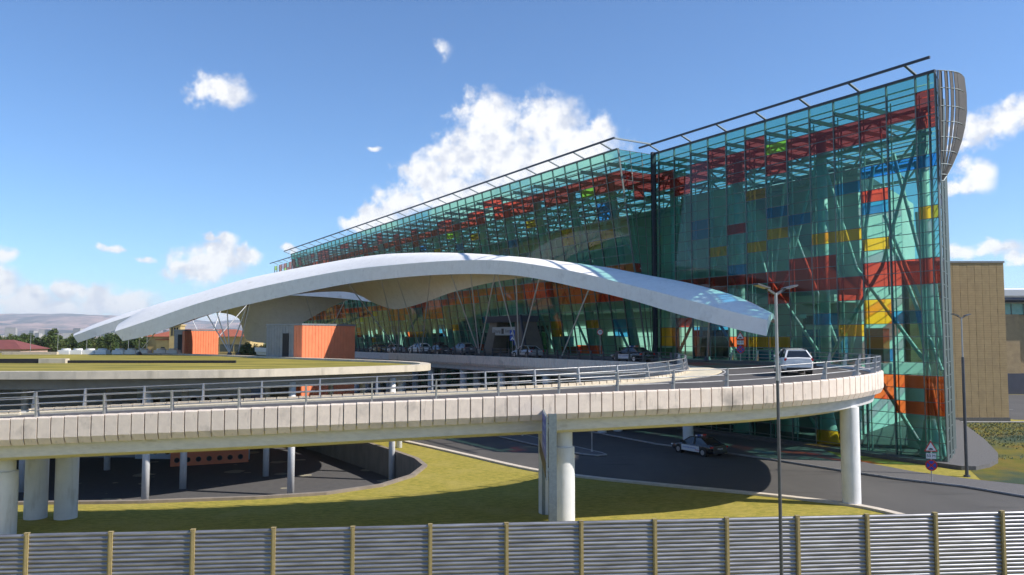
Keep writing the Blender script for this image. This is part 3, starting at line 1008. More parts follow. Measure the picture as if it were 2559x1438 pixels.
    for q, (z, nm) in enumerate(prof):
        m = MB()
        m.tube([(-0.2 - 0.5 * math.sin(math.pi * u / 8) * nm / 3.5, -0.1 - nm * u / 8, z) for u in range(9)], 0.035, 5)
        m.build('screen_rib', M_GALV, tm)
    for side in (0, 1):
        m = MB()
        m.tube([(-0.18, -0.1 - nm * side, z) for (z, nm) in prof], 0.045, 6)
        m.build('screen_rib', M_GALV, tm)

    # entrance portal in front of the glass
    pp = thing('entrance_portal', 'brown stone entrance portal with dark top beam on the upper deck', 'portal', tuple(T(57, 3.0, 7.45)), TROT)
    Minv = MW[pp.name].inverted()
    stone = mat('portal_stone', (0.17, 0.135, 0.105), (0.13, 0.105, 0.08), 0.8, 0.8)

    def pl(t, n, z):
        return Minv @ T(t, n, z)
    for (a0, a1, b0, b1, nm) in ((51.6, 54.0, 53.0, 55.0, 'pillar'), (60.2, 62.6, 59.6, 61.6, 'pillar')):
        m = MB()
        vs = [pl(a0, 1.9, 7.45), pl(a1, 1.9, 7.45), pl(a1, 5.0, 7.45), pl(a0, 5.0, 7.45), pl(b0, 2.3, 11.6), pl(b1, 2.3, 11.6), pl(b1, 4.4, 11.6), pl(b0, 4.4, 11.6)]
        m.add(vs, [(0, 3, 2, 1), (4, 5, 6, 7), (0, 1, 5, 4), (1, 2, 6, 5), (2, 3, 7, 6), (3, 0, 4, 7)])
        m.build(nm, stone, pp, fix=True)
    m = MB()
    m.add([pl(52.8, 2.2, 11.6), pl(61.8, 2.2, 11.6), pl(61.8, 4.8, 11.6), pl(52.8, 4.8, 11.6), pl(52.6, 2.2, 12.4), pl(61.9, 2.2, 12.4), pl(61.9, 5.2, 12.4), pl(52.6, 5.2, 12.4)], [(0, 3, 2, 1), (4, 5, 6, 7), (0, 1, 5, 4), (1, 2, 6, 5), (2, 3, 7, 6), (3, 0, 4, 7)])
    m.build('top_beam', mat('portal_beam', (0.075, 0.08, 0.11), None, rough=0.5), pp, fix=True)
    m = MB()
    m.bar(pl(51.0, 5.1, 7.45), pl(52.5, 5.1, 12.45), 0.28, 0.30)
    m.build('edge_fin', M_NAVY, pp)
    m = MB()
    m.box(*sorted((pl(54.3, 0, 0).x, pl(60.2, 0, 0).x)), pl(0, 2.6, 0).y, pl(0, 2.7, 0).y, 0.0, 4.15)
    m.build('glass_screen', MATS['glass_thick_teal'], pp)
    for t in (55.4, 56.8, 58.2, 59.4):
        m = MB()
        m.bar(pl(t, 2.75, 7.45), pl(t, 2.75, 9.9), 0.1, 0.1)
        m.build('door_post', M_STEELD, pp)
    for t in (56.2, 57.4):
        m = MB()
        m.box(-0.4, 0.4, -0.01, 0.01, -0.5, 0.5, M=Matrix.Translation(pl(t, 2.85, 9.0)))
        m.build('door_sticker', M_SIGNB, pp)
    m = MB()
    m.box(*sorted((pl(54.6, 0, 0).x, pl(60.6, 0, 0).x)), pl(0, 4.45, 0).y, pl(0, 4.6, 0).y, 2.4, 3.5)
    sb = m.build('sign_board', mat('board_grey', (0.36, 0.36, 0.36), None, rough=0.5), pp)
    TM = Matrix.Rotation(math.pi, 4, 'Z') @ Matrix.Rotation(math.pi / 2, 4, 'X')
    text_part('lettering', 'Մուտք', 0.62, M_BLACK, sb, Matrix.Translation((pl(59.3, 0, 0).x, pl(0, 4.615, 0).y, 2.95)) @ TM)
    text_part('lettering', 'Entrance', 0.60, M_BLACK, sb, Matrix.Translation((pl(56.0, 0, 0).x, pl(0, 4.615, 0).y, 2.95)) @ TM)
    m = MB()
    m.box(-0.3, 0.3, -0.01, 0.01, -0.36, 0.36, M=Matrix.Translation((pl(57.8, 0, 0).x, pl(0, 4.615, 0).y, 2.95)))
    m.build('pictogram', M_BLACK, sb)


build_terminal()


# ------------------------------------------------------------------ elevated ramp and departure deck
OUT = [(-60, 36.2, 4.55), (-27.74, 36.6, 5.6), (-23.34, 36.8, 5.78), (-11.87, 37.4, 6.24), (-6.43, 38.2, 6.43), (-0.76, 39.2, 6.61), (5.23, 40.4, 6.77), (11.7, 42.0, 6.93), (15.16, 42.9, 7.1), (18.04, 44.2, 7.26), (20.56, 46.4, 7.36), (22.84, 49.6, 7.40), (24.7, 54.6, 7.36), (26.0, 61.0, 7.32), tuple(T(11, 1.5, 7.32)), tuple(T(19, 1.3, 7.36)), tuple(T(30, 1.35, 7.36)), tuple(T(60, 1.45, 7.36)), tuple(T(100, 1.45, 7.3)), tuple(T(170, 1.45, 7.3))]
INN = [(-61, 41.8, 4.5), (-29.0, 42.3, 5.55), (-24.5, 42.7, 5.75), (-13.8, 43.5, 6.18), (-7.5, 44.6, 6.40), (-0.9, 46.3, 6.61), (3.63, 48.5, 6.73), (7.0, 50.8, 6.82), (9.1, 53.0, 6.90), (10.9, 55.6, 6.98), (12.2, 58.2, 7.05), (12.9, 60.8, 7.12), (13.4, 63.4, 7.18), (13.5, 66.8, 7.22), tuple(T(18.6, 11, 7.25)), tuple(T(23, 11, 7.25)), tuple(T(32, 11, 7.25)), tuple(T(60, 11, 7.22)), tuple(T(100, 11, 7.15)), tuple(T(170, 11, 7.15))]
NSEG = 12
OL = catmull(OUT, NSEG)
IL = catmull(INN, NSEG)


def build_ramp():
    rp = thing('elevated_ramp', 'curving concrete road ramp on round columns in front of the glass hall', 'road ramp', (0, 0, 0))
    rings, tops, strip, line1 = [], [], [], []
    wid = [0.85] * 7 + [1.2, 1.7, 2.3, 2.9, 3.1, 2.6, 1.6, 0.9, 0.5, 0.5, 0.5, 0.5, 0.5]
    up = lambda p, z: Vector((p.x, p.y, p.z + z))
    for i, (o, n) in enumerate(zip(OL, IL)):
        a = Vector((n.x - o.x, n.y - o.y, 0))
        W = a.length
        a.normalize()
        f = lambda s, z: up(o + a * s, 0) * 1 if False else Vector((o.x + a.x * s, o.y + a.y * s, o.z + (n.z - o.z) * s / W + z))
        g0 = min(1.35, W * 0.3)
        rings.append([f(0.14, 0.0), f(0.42, 0.0), f(0.42, -0.16), f(W - 0.36, -0.16), f(W - 0.36, 0.0), f(W - 0.14, 0.0), f(W - 0.14, -1.05), f(W - 0.42, -1.12), f(W - 0.62, -1.80), f(W - g0, -2.02), f(g0, -2.02), f(0.62, -1.80), f(0.42, -1.12), f(0.14, -1.05)])
        tops.append([f(0.43, -0.154), f(W - 0.37, -0.154)])
        u = i / NSEG
        k = min(int(u), len(wid) - 2)
        w = wid[k] + (wid[k + 1] - wid[k]) * (u - k)
        strip.append([f(W - 0.37, -0.07), f(W - 0.37 - w, -0.07), f(W - 0.37 - w, -0.15)])
        line1.append([f(W - 0.37 - w - 0.25, -0.149), f(W - 0.37 - w - 0.42, -0.149)])
    MB().loft(rings, True, True).build('deck_girder', M_GIRD, rp, smooth=28, fix=True)
    MB().loft(tops, False).build('road_surface', M_ASPH, rp, fix=True)
    MB().loft(strip[:int(15 * NSEG)], False).build('cream_walkway', M_CREAM, rp)
    MB().loft(line1[:int(15 * NSEG)], False).build('edge_line', M_LINE, rp, fix=True)
    lo = [[o.lerp(n, 0.09) + Vector((0, 0, -0.148)), o.lerp(n, 0.105) + Vector((0, 0, -0.148))] for o, n in zip(OL, IL)]
    MB().loft(lo[:13 * NSEG], False).build('edge_line', M_LINE, rp, fix=True)
    # fascia panels
    prof = [(0.20, 0.04), (-0.02, 0.05), (-0.06, -0.02), (-0.05, -0.92), (0.10, -1.22), (0.20, -1.20)]
    pm = MB()
    ring = lambda x: [(x, y, z) for (y, z) in prof]
    pm.loft([ring(-0.272), ring(0.272)], True, True)
    pmesh = pm.mesh('fascia_panel', M_CONC)

    def panels(pts, step, inner, start, stop):
        for (p, d) in walk(pts, step, start, stop):
            ang = math.atan2(d.y, d.x)
            link('fascia_panel', pmesh, rp, (p.x, p.y, p.z), ang + (math.pi if inner else 0.0))
    # outer edge from beyond the left picture edge to the bend
    panels(OL, 0.60, False, 28.0, 108.0)
    iacc = sum((b - a).length for a, b in zip(IL[:10 * NSEG], IL[1:10 * NSEG + 1]))
    panels(IL, 0.60, True, iacc, iacc + 76.0)
    bm_ = MB().box(-0.255, 0.255, -0.07, 0.07, -0.13, 0.10)
    kb = bm_.mesh('kerb_block', M_KERB)
    for (p, d) in walk(IL, 0.57, 30.0, iacc + 9.0):
        s = Vector((d.y, -d.x, 0))
        link('kerb_block', kb, rp, tuple(p + s * 0.42 + Vector((0, 0, 0.0))), math.atan2(d.y, d.x))
    # columns
    def column(x, y, top, r=0.55, neck=True):
        m = MB()
        zs = [0.0, top - 1.15, top - 0.55, top - 0.5, top + 0.35] if neck else [0.0, 0.2, top * 0.5, top - 0.2, top + 0.35]
        rs = [r, r, r * 0.98, r * 0.80, r * 0.80] if neck else [r] * 5
        m.loft([[(x + math.cos(2 * math.pi * k / 24) * rr, y + math.sin(2 * math.pi * k / 24) * rr, z) for k in range(24)] for z, rr in zip(zs, rs)], True, True)
        m.build('column', M_COLM, rp, smooth=40)
    column(19.4, 46.4, 5.2, 0.52, False)
    for x, y in ((-25.2, 43.0), (-23.6, 43.0)):
        column(x, y, 3.7, 0.56, False)
    column(-24.6, 39.3, 3.6, 0.60)
    column(2.0, 44.3, 4.4, 0.55, False)
    column(2.65, 41.7, 4.45, 0.58)
    for t in (19.4, 29.5, 39.5, 49.5, 59.5, 69.5, 79.5, 90, 100):
        for n in (7.6, 9.6):
            p = T(t, n)
            if t < 20 and n > 8:
                continue
            column(p.x, p.y, 5.1, 0.47, False)
    # guard rails
    def rail(pts, inset, step, start, stop, label, dark, heights, name='guard_rail', lean_out=0.0):
        path = []
        for i, p in enumerate(pts):
            d = (pts[min(i + 1, len(pts) - 1)] - pts[max(i - 1, 0)]).normalized()
            path.append(p + Vector((-d.y, d.x, 0)) * inset)
        base = walk(path, 0.6, start, stop)
        g = thing(name, label, 'railing', tuple(base[0][0]))
        b0 = base[0][0]
        ms = M_STEELD if dark else M_STEEL
        for h in heights:
            m = MB()
            m.tube([p - b0 + Vector((-d.y, d.x, 0)) * (-(h - 0.1) * lean_out) + Vector((0, 0, h)) for p, d in base], 0.028, 6)
            m.build('rail', ms, g, smooth=60)
        pmb = MB()
        pmb.add([(-0.035, -0.14, 0.0), (0.035, -0.14, 0.0), (0.035, 0.22, 0.0), (-0.035, 0.22, 0.0), (-0.035, -0.07 - lean_out * 0.9, 1.0), (0.035, -0.07 - lean_out * 0.9, 1.0), (0.035, 0.07 - lean_out * 0.9, 1.0), (-0.035, 0.07 - lean_out * 0.9, 1.0)],
                [(0, 3, 2, 1), (4, 5, 6, 7), (0, 1, 5, 4), (1, 2, 6, 5), (2, 3, 7, 6), (3, 0, 4, 7)])
        pmb.box(-0.09, 0.09, -0.16, 0.26, -0.02, 0.025)
        pme = pmb.mesh('post', ms)
        for (p, d) in walk(path, step, start, stop):
            link('post', pme, g, tuple(p - b0), math.atan2(d.y, d.x) + (math.pi if inset < 0 else 0.0))
        return g
    rail(OL, 0.22, 3.05, 27.0, 116.0, 'pale steel railing on the outer edge of the curving ramp', False, (0.34, 0.64, 0.97), lean_out=0.12)
    rail(IL, -0.25, 3.05, 30.0, iacc + 10.5, 'pale steel railing on the inner edge of the ramp up to its bend', False, (0.34, 0.64, 0.97))
    rail(IL, -0.25, 2.0, iacc + 10.7, iacc + 105.0, 'dark steel railing on the deck edge in front of the parked cars', True, (0.34, 0.64, 0.97))
    # raised pavement along the hall
    sw = MB()
    o1 = [T(t, n) for t, n in ((9.5, 1.75), (14, 1.6), (24, 1.6), (32, 1.62), (60, 1.62), (160, 1.62))]
    o2 = [T(t, n) for t, n in ((9.0, 2.3), (13, 3.1), (24, 3.5), (32, 3.7), (60, 4.0), (160, 4.0))]
    sw.loft([[Vector((a.x, a.y, 7.0)), Vector((a.x, a.y, 7.42)), Vector((b.x, b.y, 7.40)), Vector((b.x, b.y, 7.0))] for a, b in zip(o1, o2)], True, True)
    struct(sw.build('deck_pavement', M_PAVE, fix=True))


build_ramp()


# ------------------------------------------------------------------ canopy shells
def resample(pts, n):
    d = catmull(pts, 14)
    L = [0.0]
    for a, b in zip(d, d[1:]):
        L.append(L[-1] + (b - a).length)
    out = []
    for i in range(n):
        s = L[-1] * i / (n - 1)
        k = max(j for j in range(len(L)) if L[j] <= s + 1e-9)
        k = min(k, len(d) - 2)
        u = (s - L[k]) / max(1e-9, L[k + 1] - L[k])
        out.append(d[k].lerp(d[k + 1], u))
    return out


def shell(name, label, F, FB, CR, RR, n=90):
    ft, fb, cr, rr = (resample(x, n) for x in (F, FB, CR, RR))
    rings = []
    for i in range(n):
        e = min(1.0, min(i, n - 1 - i) / 10.0)
        a, b, c, d = ft[i], fb[i], cr[i], rr[i]
        ctrl = c * 2 - (a + d) * 0.5
        top = [a * (1 - t) ** 2 + ctrl * (2 * t * (1 - t)) + d * t * t for t in (0, .12, .25, .38, .5, .62, .75, .88, 1.0)]
        th = 0.45
        db = d - Vector((0, 0, th))
        cb = c - Vector((0, 0, 0.5 + 1.0 * e))
        ctrl2 = cb * 2 - (b + db) * 0.5
        bot = [db * (1 - t) ** 2 + ctrl2 * (2 * t * (1 - t)) + b * t * t for t in (0, .12, .25, .38, .5, .62, .75, .88, 1.0)]
        rings.append(top + bot)
    o = thing(name, label, 'canopy', tuple(Vector((ft[n // 2].x, ft[n // 2].y, 7.2))))
    MB().loft(rings, True, True).build('roof_shell', M_SHELL, o, world=True, smooth=35, fix=True)
    return o


F1 = [(-56.49, 114, 10.41), (-51.08, 113, 12.04), (-43.3, 111, 14.38), (-34.6, 108, 16.25), (-21.98, 102, 18.03), (-13.54, 96.5, 18.39), (-7.05, 91.5, 18.35), (-1.72, 86.5, 17.91), (1.9, 83, 17.19), (6.67, 78, 15.86), (10.88, 73.5, 14.35), (14.52, 69, 12.95), (18.22, 65, 11.54), (20.1, 63, 10.91)]
F1B = [(-55.31, 114, 9.05), (-51.01, 113, 9.95), (-43.25, 111, 12.38), (-34.56, 108, 14.25), (-21.95, 102, 16.23), (-13.52, 96.5, 16.79), (-7.04, 91.5, 16.78), (-1.71, 86.5, 16.38), (1.89, 83, 15.77), (6.66, 78, 14.37), (10.87, 73.5, 12.99), (14.5, 69, 11.5), (18.19, 65, 10.2), (20.0, 63.0, 9.65)]
C1 = [(-58.2, 119, 11.6), (-54.29, 120, 14.11), (-46.45, 119, 16.16), (-37.52, 117, 18.4), (-23.72, 110, 19.97), (-14.46, 103, 19.95), (-7.48, 97, 19.52), (-1.82, 91.5, 18.81), (4.12, 86, 17.86), (9.49, 81, 16.68), (13.17, 76, 15.4), (16.11, 72, 14.36), (18.94, 67.5, 12.97), (20.9, 64.4, 11.5)]
R1 = [(-59.72, 124, 10.13), (-54.52, 127, 11.4), (-47.34, 128, 13.97), (-36.27, 125, 16.37), (-24.8, 118, 16.76), (-19.2, 113, 14.75), (-15.93, 110, 13.89), (-11.65, 106, 14.64), (-7.49, 100, 15.65), (-1.86, 94, 16.56), (4.22, 88, 16.77), (9.72, 83, 15.94), (13.51, 78, 14.96), (16.44, 73.5, 13.91), (19.6, 68.9, 12.4), (21.5, 65.4, 11.1)]
F2 = [(-82.09, 150, 9.87), (-76.63, 149, 11.7), (-70.27, 148, 13.6), (-60.63, 146, 15.9), (-51.9, 144, 17.6), (-42.65, 142, 18.66), (-33.63, 140, 18.25), (-26.23, 138, 17.43), (-20.05, 136, 16.29)]
F2B = [(-81.15, 150, 8.6), (-76.57, 149, 10.0), (-70.21, 148, 11.9), (-60.58, 146, 14.3), (-51.86, 144, 16.62), (-42.62, 142, 17.09), (-33.61, 140, 16.7), (-26.56, 138, 16.0), (-20.38, 136, 15.1)]
C2 = [(-84.84, 156, 10.35), (-80.26, 156, 12.5), (-73.62, 155, 14.5), (-63.97, 154, 16.8), (-54.8, 152, 18.5), (-45.07, 150, 20), (-35.57, 148, 19.64), (-27.76, 146, 18.77), (-21.09, 143, 17.15)]
R2 = [(-87.25, 162, 9.1), (-84.81, 165, 10.73), (-79.71, 168, 13.27), (-70.51, 170, 15.01), (-60.45, 168, 15.12), (-55.53, 165, 13.2), (-53.97, 162, 9.9), (-50.25, 160, 9.02), (-46.32, 158, 9.42), (-42.04, 156, 12.07), (-36.93, 154, 14.8), (-32.67, 152, 16.56), (-28.31, 149, 17.47), (-21.37, 145, 16.53)]
can1 = shell('arched_canopy', 'near white arched canopy shell sweeping low over the ramp bend', F1, F1B, C1, R1)
can2 = shell('arched_canopy', 'farther arched canopy shell behind the near one, mostly grey underside', F2, F2B, C2, R2)


def struts(o, base, tops, r=0.09):
    foot = MB().cyl((base[0], base[1], base[2] - 0.1), (base[0], base[1], base[2] + 0.35), 0.45, 0.22, 12)
    foot.build('strut_foot', M_STEELD, o, world=True, smooth=40)
    for tp in tops:
        MB().cyl((base[0], base[1], base[2] + 0.25), tp, r * 0.8, r * 0.8, 8).build('strut', mat('strut_paint', (0.62, 0.62, 0.62), None, rough=0.5), o, world=True, smooth=60)


def fpt(F, x, dz=0.15):
    """point just inside the lower front edge at a given world x"""
    for a, b in zip(F, F[1:]):
        if min(a[0], b[0]) <= x <= max(a[0], b[0]):
            t = (x - a[0]) / (b[0] - a[0])
            p = Vector(a).lerp(Vector(b), t)
            return (p.x, p.y + 0.7, p.z + dz + 0.3)
    return F[0]


struts(can1, T(21.3, 3.2, 7.4), [fpt(F1B, 16.6)])
struts(can1, T(37.5, 9.0, 7.15), [fpt(F1B, 7.6)])
struts(can1, T(45.4, 9.6, 7.15), [fpt(F1B, -1.7), fpt(F1B, 0.4), fpt(F1B, 2.9)])
struts(can1, T(54.8, 9.8, 7.15), [fpt(F1B, -7.2), fpt(F1B, -4.7), fpt(F1B, -1.8)])
struts(can1, T(72.0, 10.0, 7.15), [fpt(F1B, -14.2), fpt(F1B, -9.6)])
struts(can1, T(80.0, 10.2, 7.15), [fpt(F1B, -21.2), fpt(F1B, -16.3), (-15.6, 110, 13.7)])
struts(can1, (-39.4, 112, 7.15), [fpt(F1B, -42.6), fpt(F1B, -41.0), fpt(F1B, -39.3), fpt(F1B, -36.0)], 0.10)
struts(can1, (-38.4, 112.6, 7.15), [fpt(F1B, -35.7), (-40.5, 123, 14.8)], 0.10)
struts(can1, (-54.1, 116.5, 7.15), [fpt(F1B, -53.0), fpt(F1B, -50.2)], 0.10)
struts(can2, T(118.0, 10.4, 7.1), [(-36.5, 141.5, 16.8), (-29.0, 139.5, 16.3)], 0.10)
struts(can2, (-52.5, 138.0, 7.1), [(-60.0, 147.0, 15.5), (-52.0, 145.0, 16.9), (-46.0, 143.5, 17.2)], 0.10)


# ------------------------------------------------------------------ grass roof over the parking
ROOF = closed_catmull([(-110, 62, 0), (-85, 56.5, 0), (-60, 54.3, 0), (-34.3, 53.9, 0), (-26.6, 54.6, 0), (-19.2, 56.6, 0), (-15.4, 59.3, 0), (-11.9, 62.7, 0), (-9.1, 65.6, 0), (-7.5, 67.8, 0), (-7.1, 70.2, 0), (-8.2, 74.6, 0), (-11, 79.0, 0), (-15.8, 84.2, 0), (-23.9, 92.5, 0), (-35.6, 105, 0), (-52, 119, 0), (-70, 128, 0), (-95, 133, 0), (-118, 128, 0), (-130, 110, 0), (-128, 80, 0)], 4)
ROOF = [(p.x, p.y) for p in ROOF]


def build_roof():
    rf = thing('parking_roof', 'wide flat grass roof with pale concrete rim over the sunken parking', 'roof', (-40, 80, PIT_Z))
    n = len(ROOF)
    i1, i2 = offset_poly(ROOF, 0.9), offset_poly(ROOF, 1.6)
    m = MB()
    rim = []
    for (a, b) in zip(ROOF, i1):
        rim.append([(*a, 6.72), (*a, 7.25), (*b, 7.25), (*b, 6.95)])
    rim.append(rim[0])
    m.loft(rim, False)
    m.build('rim', M_KERB if False else add_layer(mat('rim_concrete', (0.60, 0.53, 0.42), (0.52, 0.46, 0.37), 1.0, 0.9, bump=0.1), (0.36, 0.32, 0.25), 0.9, 0.52, 0.8, (1.5, 1.5, 0.3)), rf, world=True, fix=True)
    m = MB()
    m.add([(*p, 7.05) for p in i1], [tuple(range(n))])
    m.build('roof_grass', M_ROOFG, rf, world=True)
    m = MB()
    sof = []
    for (a, b) in zip(ROOF, i2):
        sof.append([(*a, 6.72), (*b, 6.70), (*b, 5.95)])
    sof.append(sof[0])
    m.loft(sof, False)
    m.add([(*p, 5.95) for p in i2], [tuple(reversed(range(n)))])
    m.build('soffit', M_SOFFIT, rf, world=True, fix=True)
    cols = [(-37.4, 61.9), (-26.3, 58.2), (-25.6, 63.1), (-20.9, 68.8), (-16.5, 60.5), (-18.9, 84.0), (-14.4, 77.5), (-9.9, 66.7), (-9.8, 70.2),
            (-47, 57.5), (-58, 57.5), (-36, 72), (-48, 66), (-60, 68), (-29, 86), (-40, 96), (-54, 82), (-50, 108), (-68, 118), (-34, 82), (-75, 60), (-72, 90)]
    cm = MB().cyl((0, 0, PIT_Z), (0, 0, 6.2), 0.26, None, 16).mesh('column', M_COLM)
    cm.polygons.foreach_set('use_smooth', [len(p.vertices) == 4 for p in cm.polygons])
    for x, y in cols:
        link('column', cm, rf, (x + 40, y - 80, 0 - PIT_Z))
    # low bars coloured near-black in place of a roof slot's shade
    k = thing('roof_upstand', 'black bars standing in for a shaded slot, with a low concrete block on the grass roof', 'upstand', (-44, 78.5, 7.05))
    MB().box(-6.4, -1.6, -0.15, 0.25, -0.05, 0.42).build('slot_shade_bar', M_DARK, k)
    MB().box(-2.0, 0.6, -0.45, 0.30, -0.05, 0.44).build('concrete_block', MATS['rim_concrete'], k)
    MB().box(0.6, 17.0, -0.05, 0.18, -0.05, 0.26).build('slot_shade_bar', M_DARK, k)
    # rooftop ventilators
    vm = None
    for q in range(9):
        x = -67.0 + q * 1.75 + (0.8 if q > 3 else 0) + (0.8 if q > 6 else 0)
        y = 120.6 + q * 0.15
        if vm is None:
            vm = thing('roof_ventilator', '', 'ventilator', (x, y, 7.05), 0.0, 'row of white ventilators on the grass roof')
            MB().box(-0.85, 0.85, -0.7, 0.7, 0.0, 0.62).build('housing', M_WHITE, vm)
            MB().cyl((0, 0, 0.62), (0, 0, 0.86), 0.66, 0.6, 16).build('fan_cowl', mat('cowl', (0.62, 0.62, 0.62), None, rough=0.5), vm, smooth=40)
            vm['label'] = 'white box ventilator in the row at the far edge of the grass roof'
        else:
            dup(vm, (x, y, 7.05), 0.0, vm['label'])
    # low roof walls behind
    w = MB()
    w.box(-75.0, -66.9, 118.0, 118.5, 7.05, 7.45)
    tag(w.build('low_wall', M_KERB), 'low concrete upstand left of the white ventilators', 'wall')


build_roof()


def tower(name, label, corners, z0, z1, door=True):
    """corners: left, middle (front edge), right in plan; grey face on the left, orange face on the right"""
    a, b, c = (Vector((p[0], p[1], 0)) for p in corners)
    d = a + (c - b)
    o = thing(name, label, 'stair tower', (b.x, b.y, z0))
    core = MB()
    cen = (a + c) / 2
    ins = lambda p: p + (cen - p).normalized() * 0.12
    core.prism([tuple(ins(p)[:2]) for p in (a, b, c, d)], z0, z1 - 0.12)
    core.build('core', M_GREYCL, o, world=True, fix=True)
    cap = MB()
    outp = lambda p: p + (p - cen).normalized() * 0.12
    cap.prism([tuple(outp(p)[:2]) for p in (a, b, c, d)], z1 - 0.11, z1 + 0.10)
    cap.build('roof_cap', M_GREYCL, o, world=True, fix=True)

    def clad(p, q, w, m, nm):
        L = (q - p).length
        dr = (q - p) / L
        k = max(1, round(L / w))
        s = L / k
        for i in range(k):
            x = MB()
            x.bar(p + dr * (i * s + 0.02) + Vector((0, 0, (z0 + z1 - 0.12) / 2)), p + dr * ((i + 1) * s - 0.02) + Vector((0, 0, (z0 + z1 - 0.12) / 2)), 0.06, z1 - 0.13 - z0)
            x.build(nm, m, o, world=True)
    clad(b, c, 0.48, M_ORANGE, 'orange_panel')
    m1 = b.lerp(a, 0.22)
    clad(m1, b, 0.5, M_ORANGE, 'orange_panel')
    clad(a, m1, 0.5, M_GREYCL, 'grey_panel')
    dv = (a - b).normalized()
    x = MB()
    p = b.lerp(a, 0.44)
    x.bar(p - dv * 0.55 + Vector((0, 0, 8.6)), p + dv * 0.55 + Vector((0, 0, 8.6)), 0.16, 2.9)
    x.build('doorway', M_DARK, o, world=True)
    return o


tower('stair_tower', 'orange clad stair tower in front of the parked cars', ((-30.0, 98.0), (-24.6, 94.0), (-19.7, 100.6)), PIT_Z, 11.1)
tower('stair_tower', 'distant orange clad stair tower left of the canopy struts', ((-54.7, 129.9), (-52.2, 128.0), (-48.6, 132.8)), PIT_Z, 10.75)


def port_wall(label, p, q, z0, z1, m, rows, step, r):
    a, b = Vector((*p, 0)), Vector((*q, 0))
    L = (b - a).length
    o = thing('perforated_wall', label, 'wall', (*p, z0), math.atan2(b.y - a.y, b.x - a.x))
    MB().box(0, L, 0, 0.3, 0, z1 - z0).build('panel', m, o)
    ringm = MB()
    n = 18
    rg = []
    for (rr, yy) in ((r, 0.0), (r, -0.03), (r * 0.8, -0.03), (r * 0.8, 0.0)):
        rg.append([(math.cos(2 * math.pi * k / n) * rr, yy, math.sin(2 * math.pi * k / n) * rr) for k in range(n)])
    ringm.loft(rg, True, False)
    ringm.add([(math.cos(2 * math.pi * k / n) * r * 0.8, -0.006, math.sin(2 * math.pi * k / n) * r * 0.8) for k in range(n)], [tuple(range(n))], 1)
    me = ringm.mesh('porthole', [mat('porthole_rim', (0.10, 0.085, 0.08), None), M_DARK])
    x = step * 0.6
    while x < L - step * 0.3:
        for z in rows:
            link('porthole', me, o, (x, 0, z))
        x += step
    return o


port_wall('orange wall with round openings in the parking under the grass roof', (-31.1, 73.7), (-24.9, 76.5), PIT_Z, 1.2, M_ORANGE, (0.55, 1.65, 2.75), 0.92, 0.24)
port_wall('pale blue wall with round openings under the grass roof', (-36.6, 78.6), (-25.4, 78.0), PIT_Z, 5.9, M_BLUEW, (0.8, 2.4, 4.0, 5.6, 7.2), 1.24, 0.36)
bw = MB().box(-90, -36.7, 79.5, 80.0, PIT_Z, 5.9)
tag(bw.build('parking_wall', mat('parking_wall_paint', (0.42, 0.46, 0.52), (0.36, 0.40, 0.46), 0.4, 0.85)), 'plain grey back wall of the parking left of the blue wall', 'wall')


# ------------------------------------------------------------------ fence in the foreground
def build_fence():
    a, b = Vector((-17.09, 28.71, 0)), Vector((19.49, 32.36, 0))
    d = (b - a) / 13.0
    bay = d.length
    ang = math.atan2(d.y, d.x)
    fn = thing('sheet_fence', 'corrugated grey metal sheet fence with ochre posts in the foreground', 'fence', tuple(a), ang)
    prof = []
    p = 0.152
    z, top = 0.02, 2.605
    k = 0
    while z < top:
        for (dz, y) in ((0.0, 0.004), (0.02, -0.028), (0.05, -0.042), (0.085, -0.042), (0.115, -0.026), (0.136, 0.010)):
            if z + dz < top:
                prof.append((z + dz, y))
        z += p
    m = MB()
    m.loft([[(x, y, zz) for (zz, y) in prof] for x in (0.04, bay - 0.04)], False)
    pm = m.mesh('corrugated_sheet', M_FENCE)
    pm.polygons.foreach_set('use_smooth', [True] * len(pm.polygons))
    for i in range(-3, 17):
        link('corrugated_sheet', pm, fn, (i * bay, 0.02 + R.uniform(-0.006, 0.006), R.uniform(-0.012, 0.012)))
    q = MB()
    q.box(-0.075, 0.075, -0.085, 0.06, 0.0, 2.615)
    q.box(-0.085, 0.085, -0.092, 0.067, 2.615, 2.635)
    q.box(-0.03, 0.03, -0.10, -0.085, 0.1, 2.58)
    qm = q.mesh('fence_post', M_FPOST)
    for i in range(-3, 18):
        link('fence_post', qm, fn, (i * bay, 0, R.uniform(-0.015, 0.015)))


build_fence()


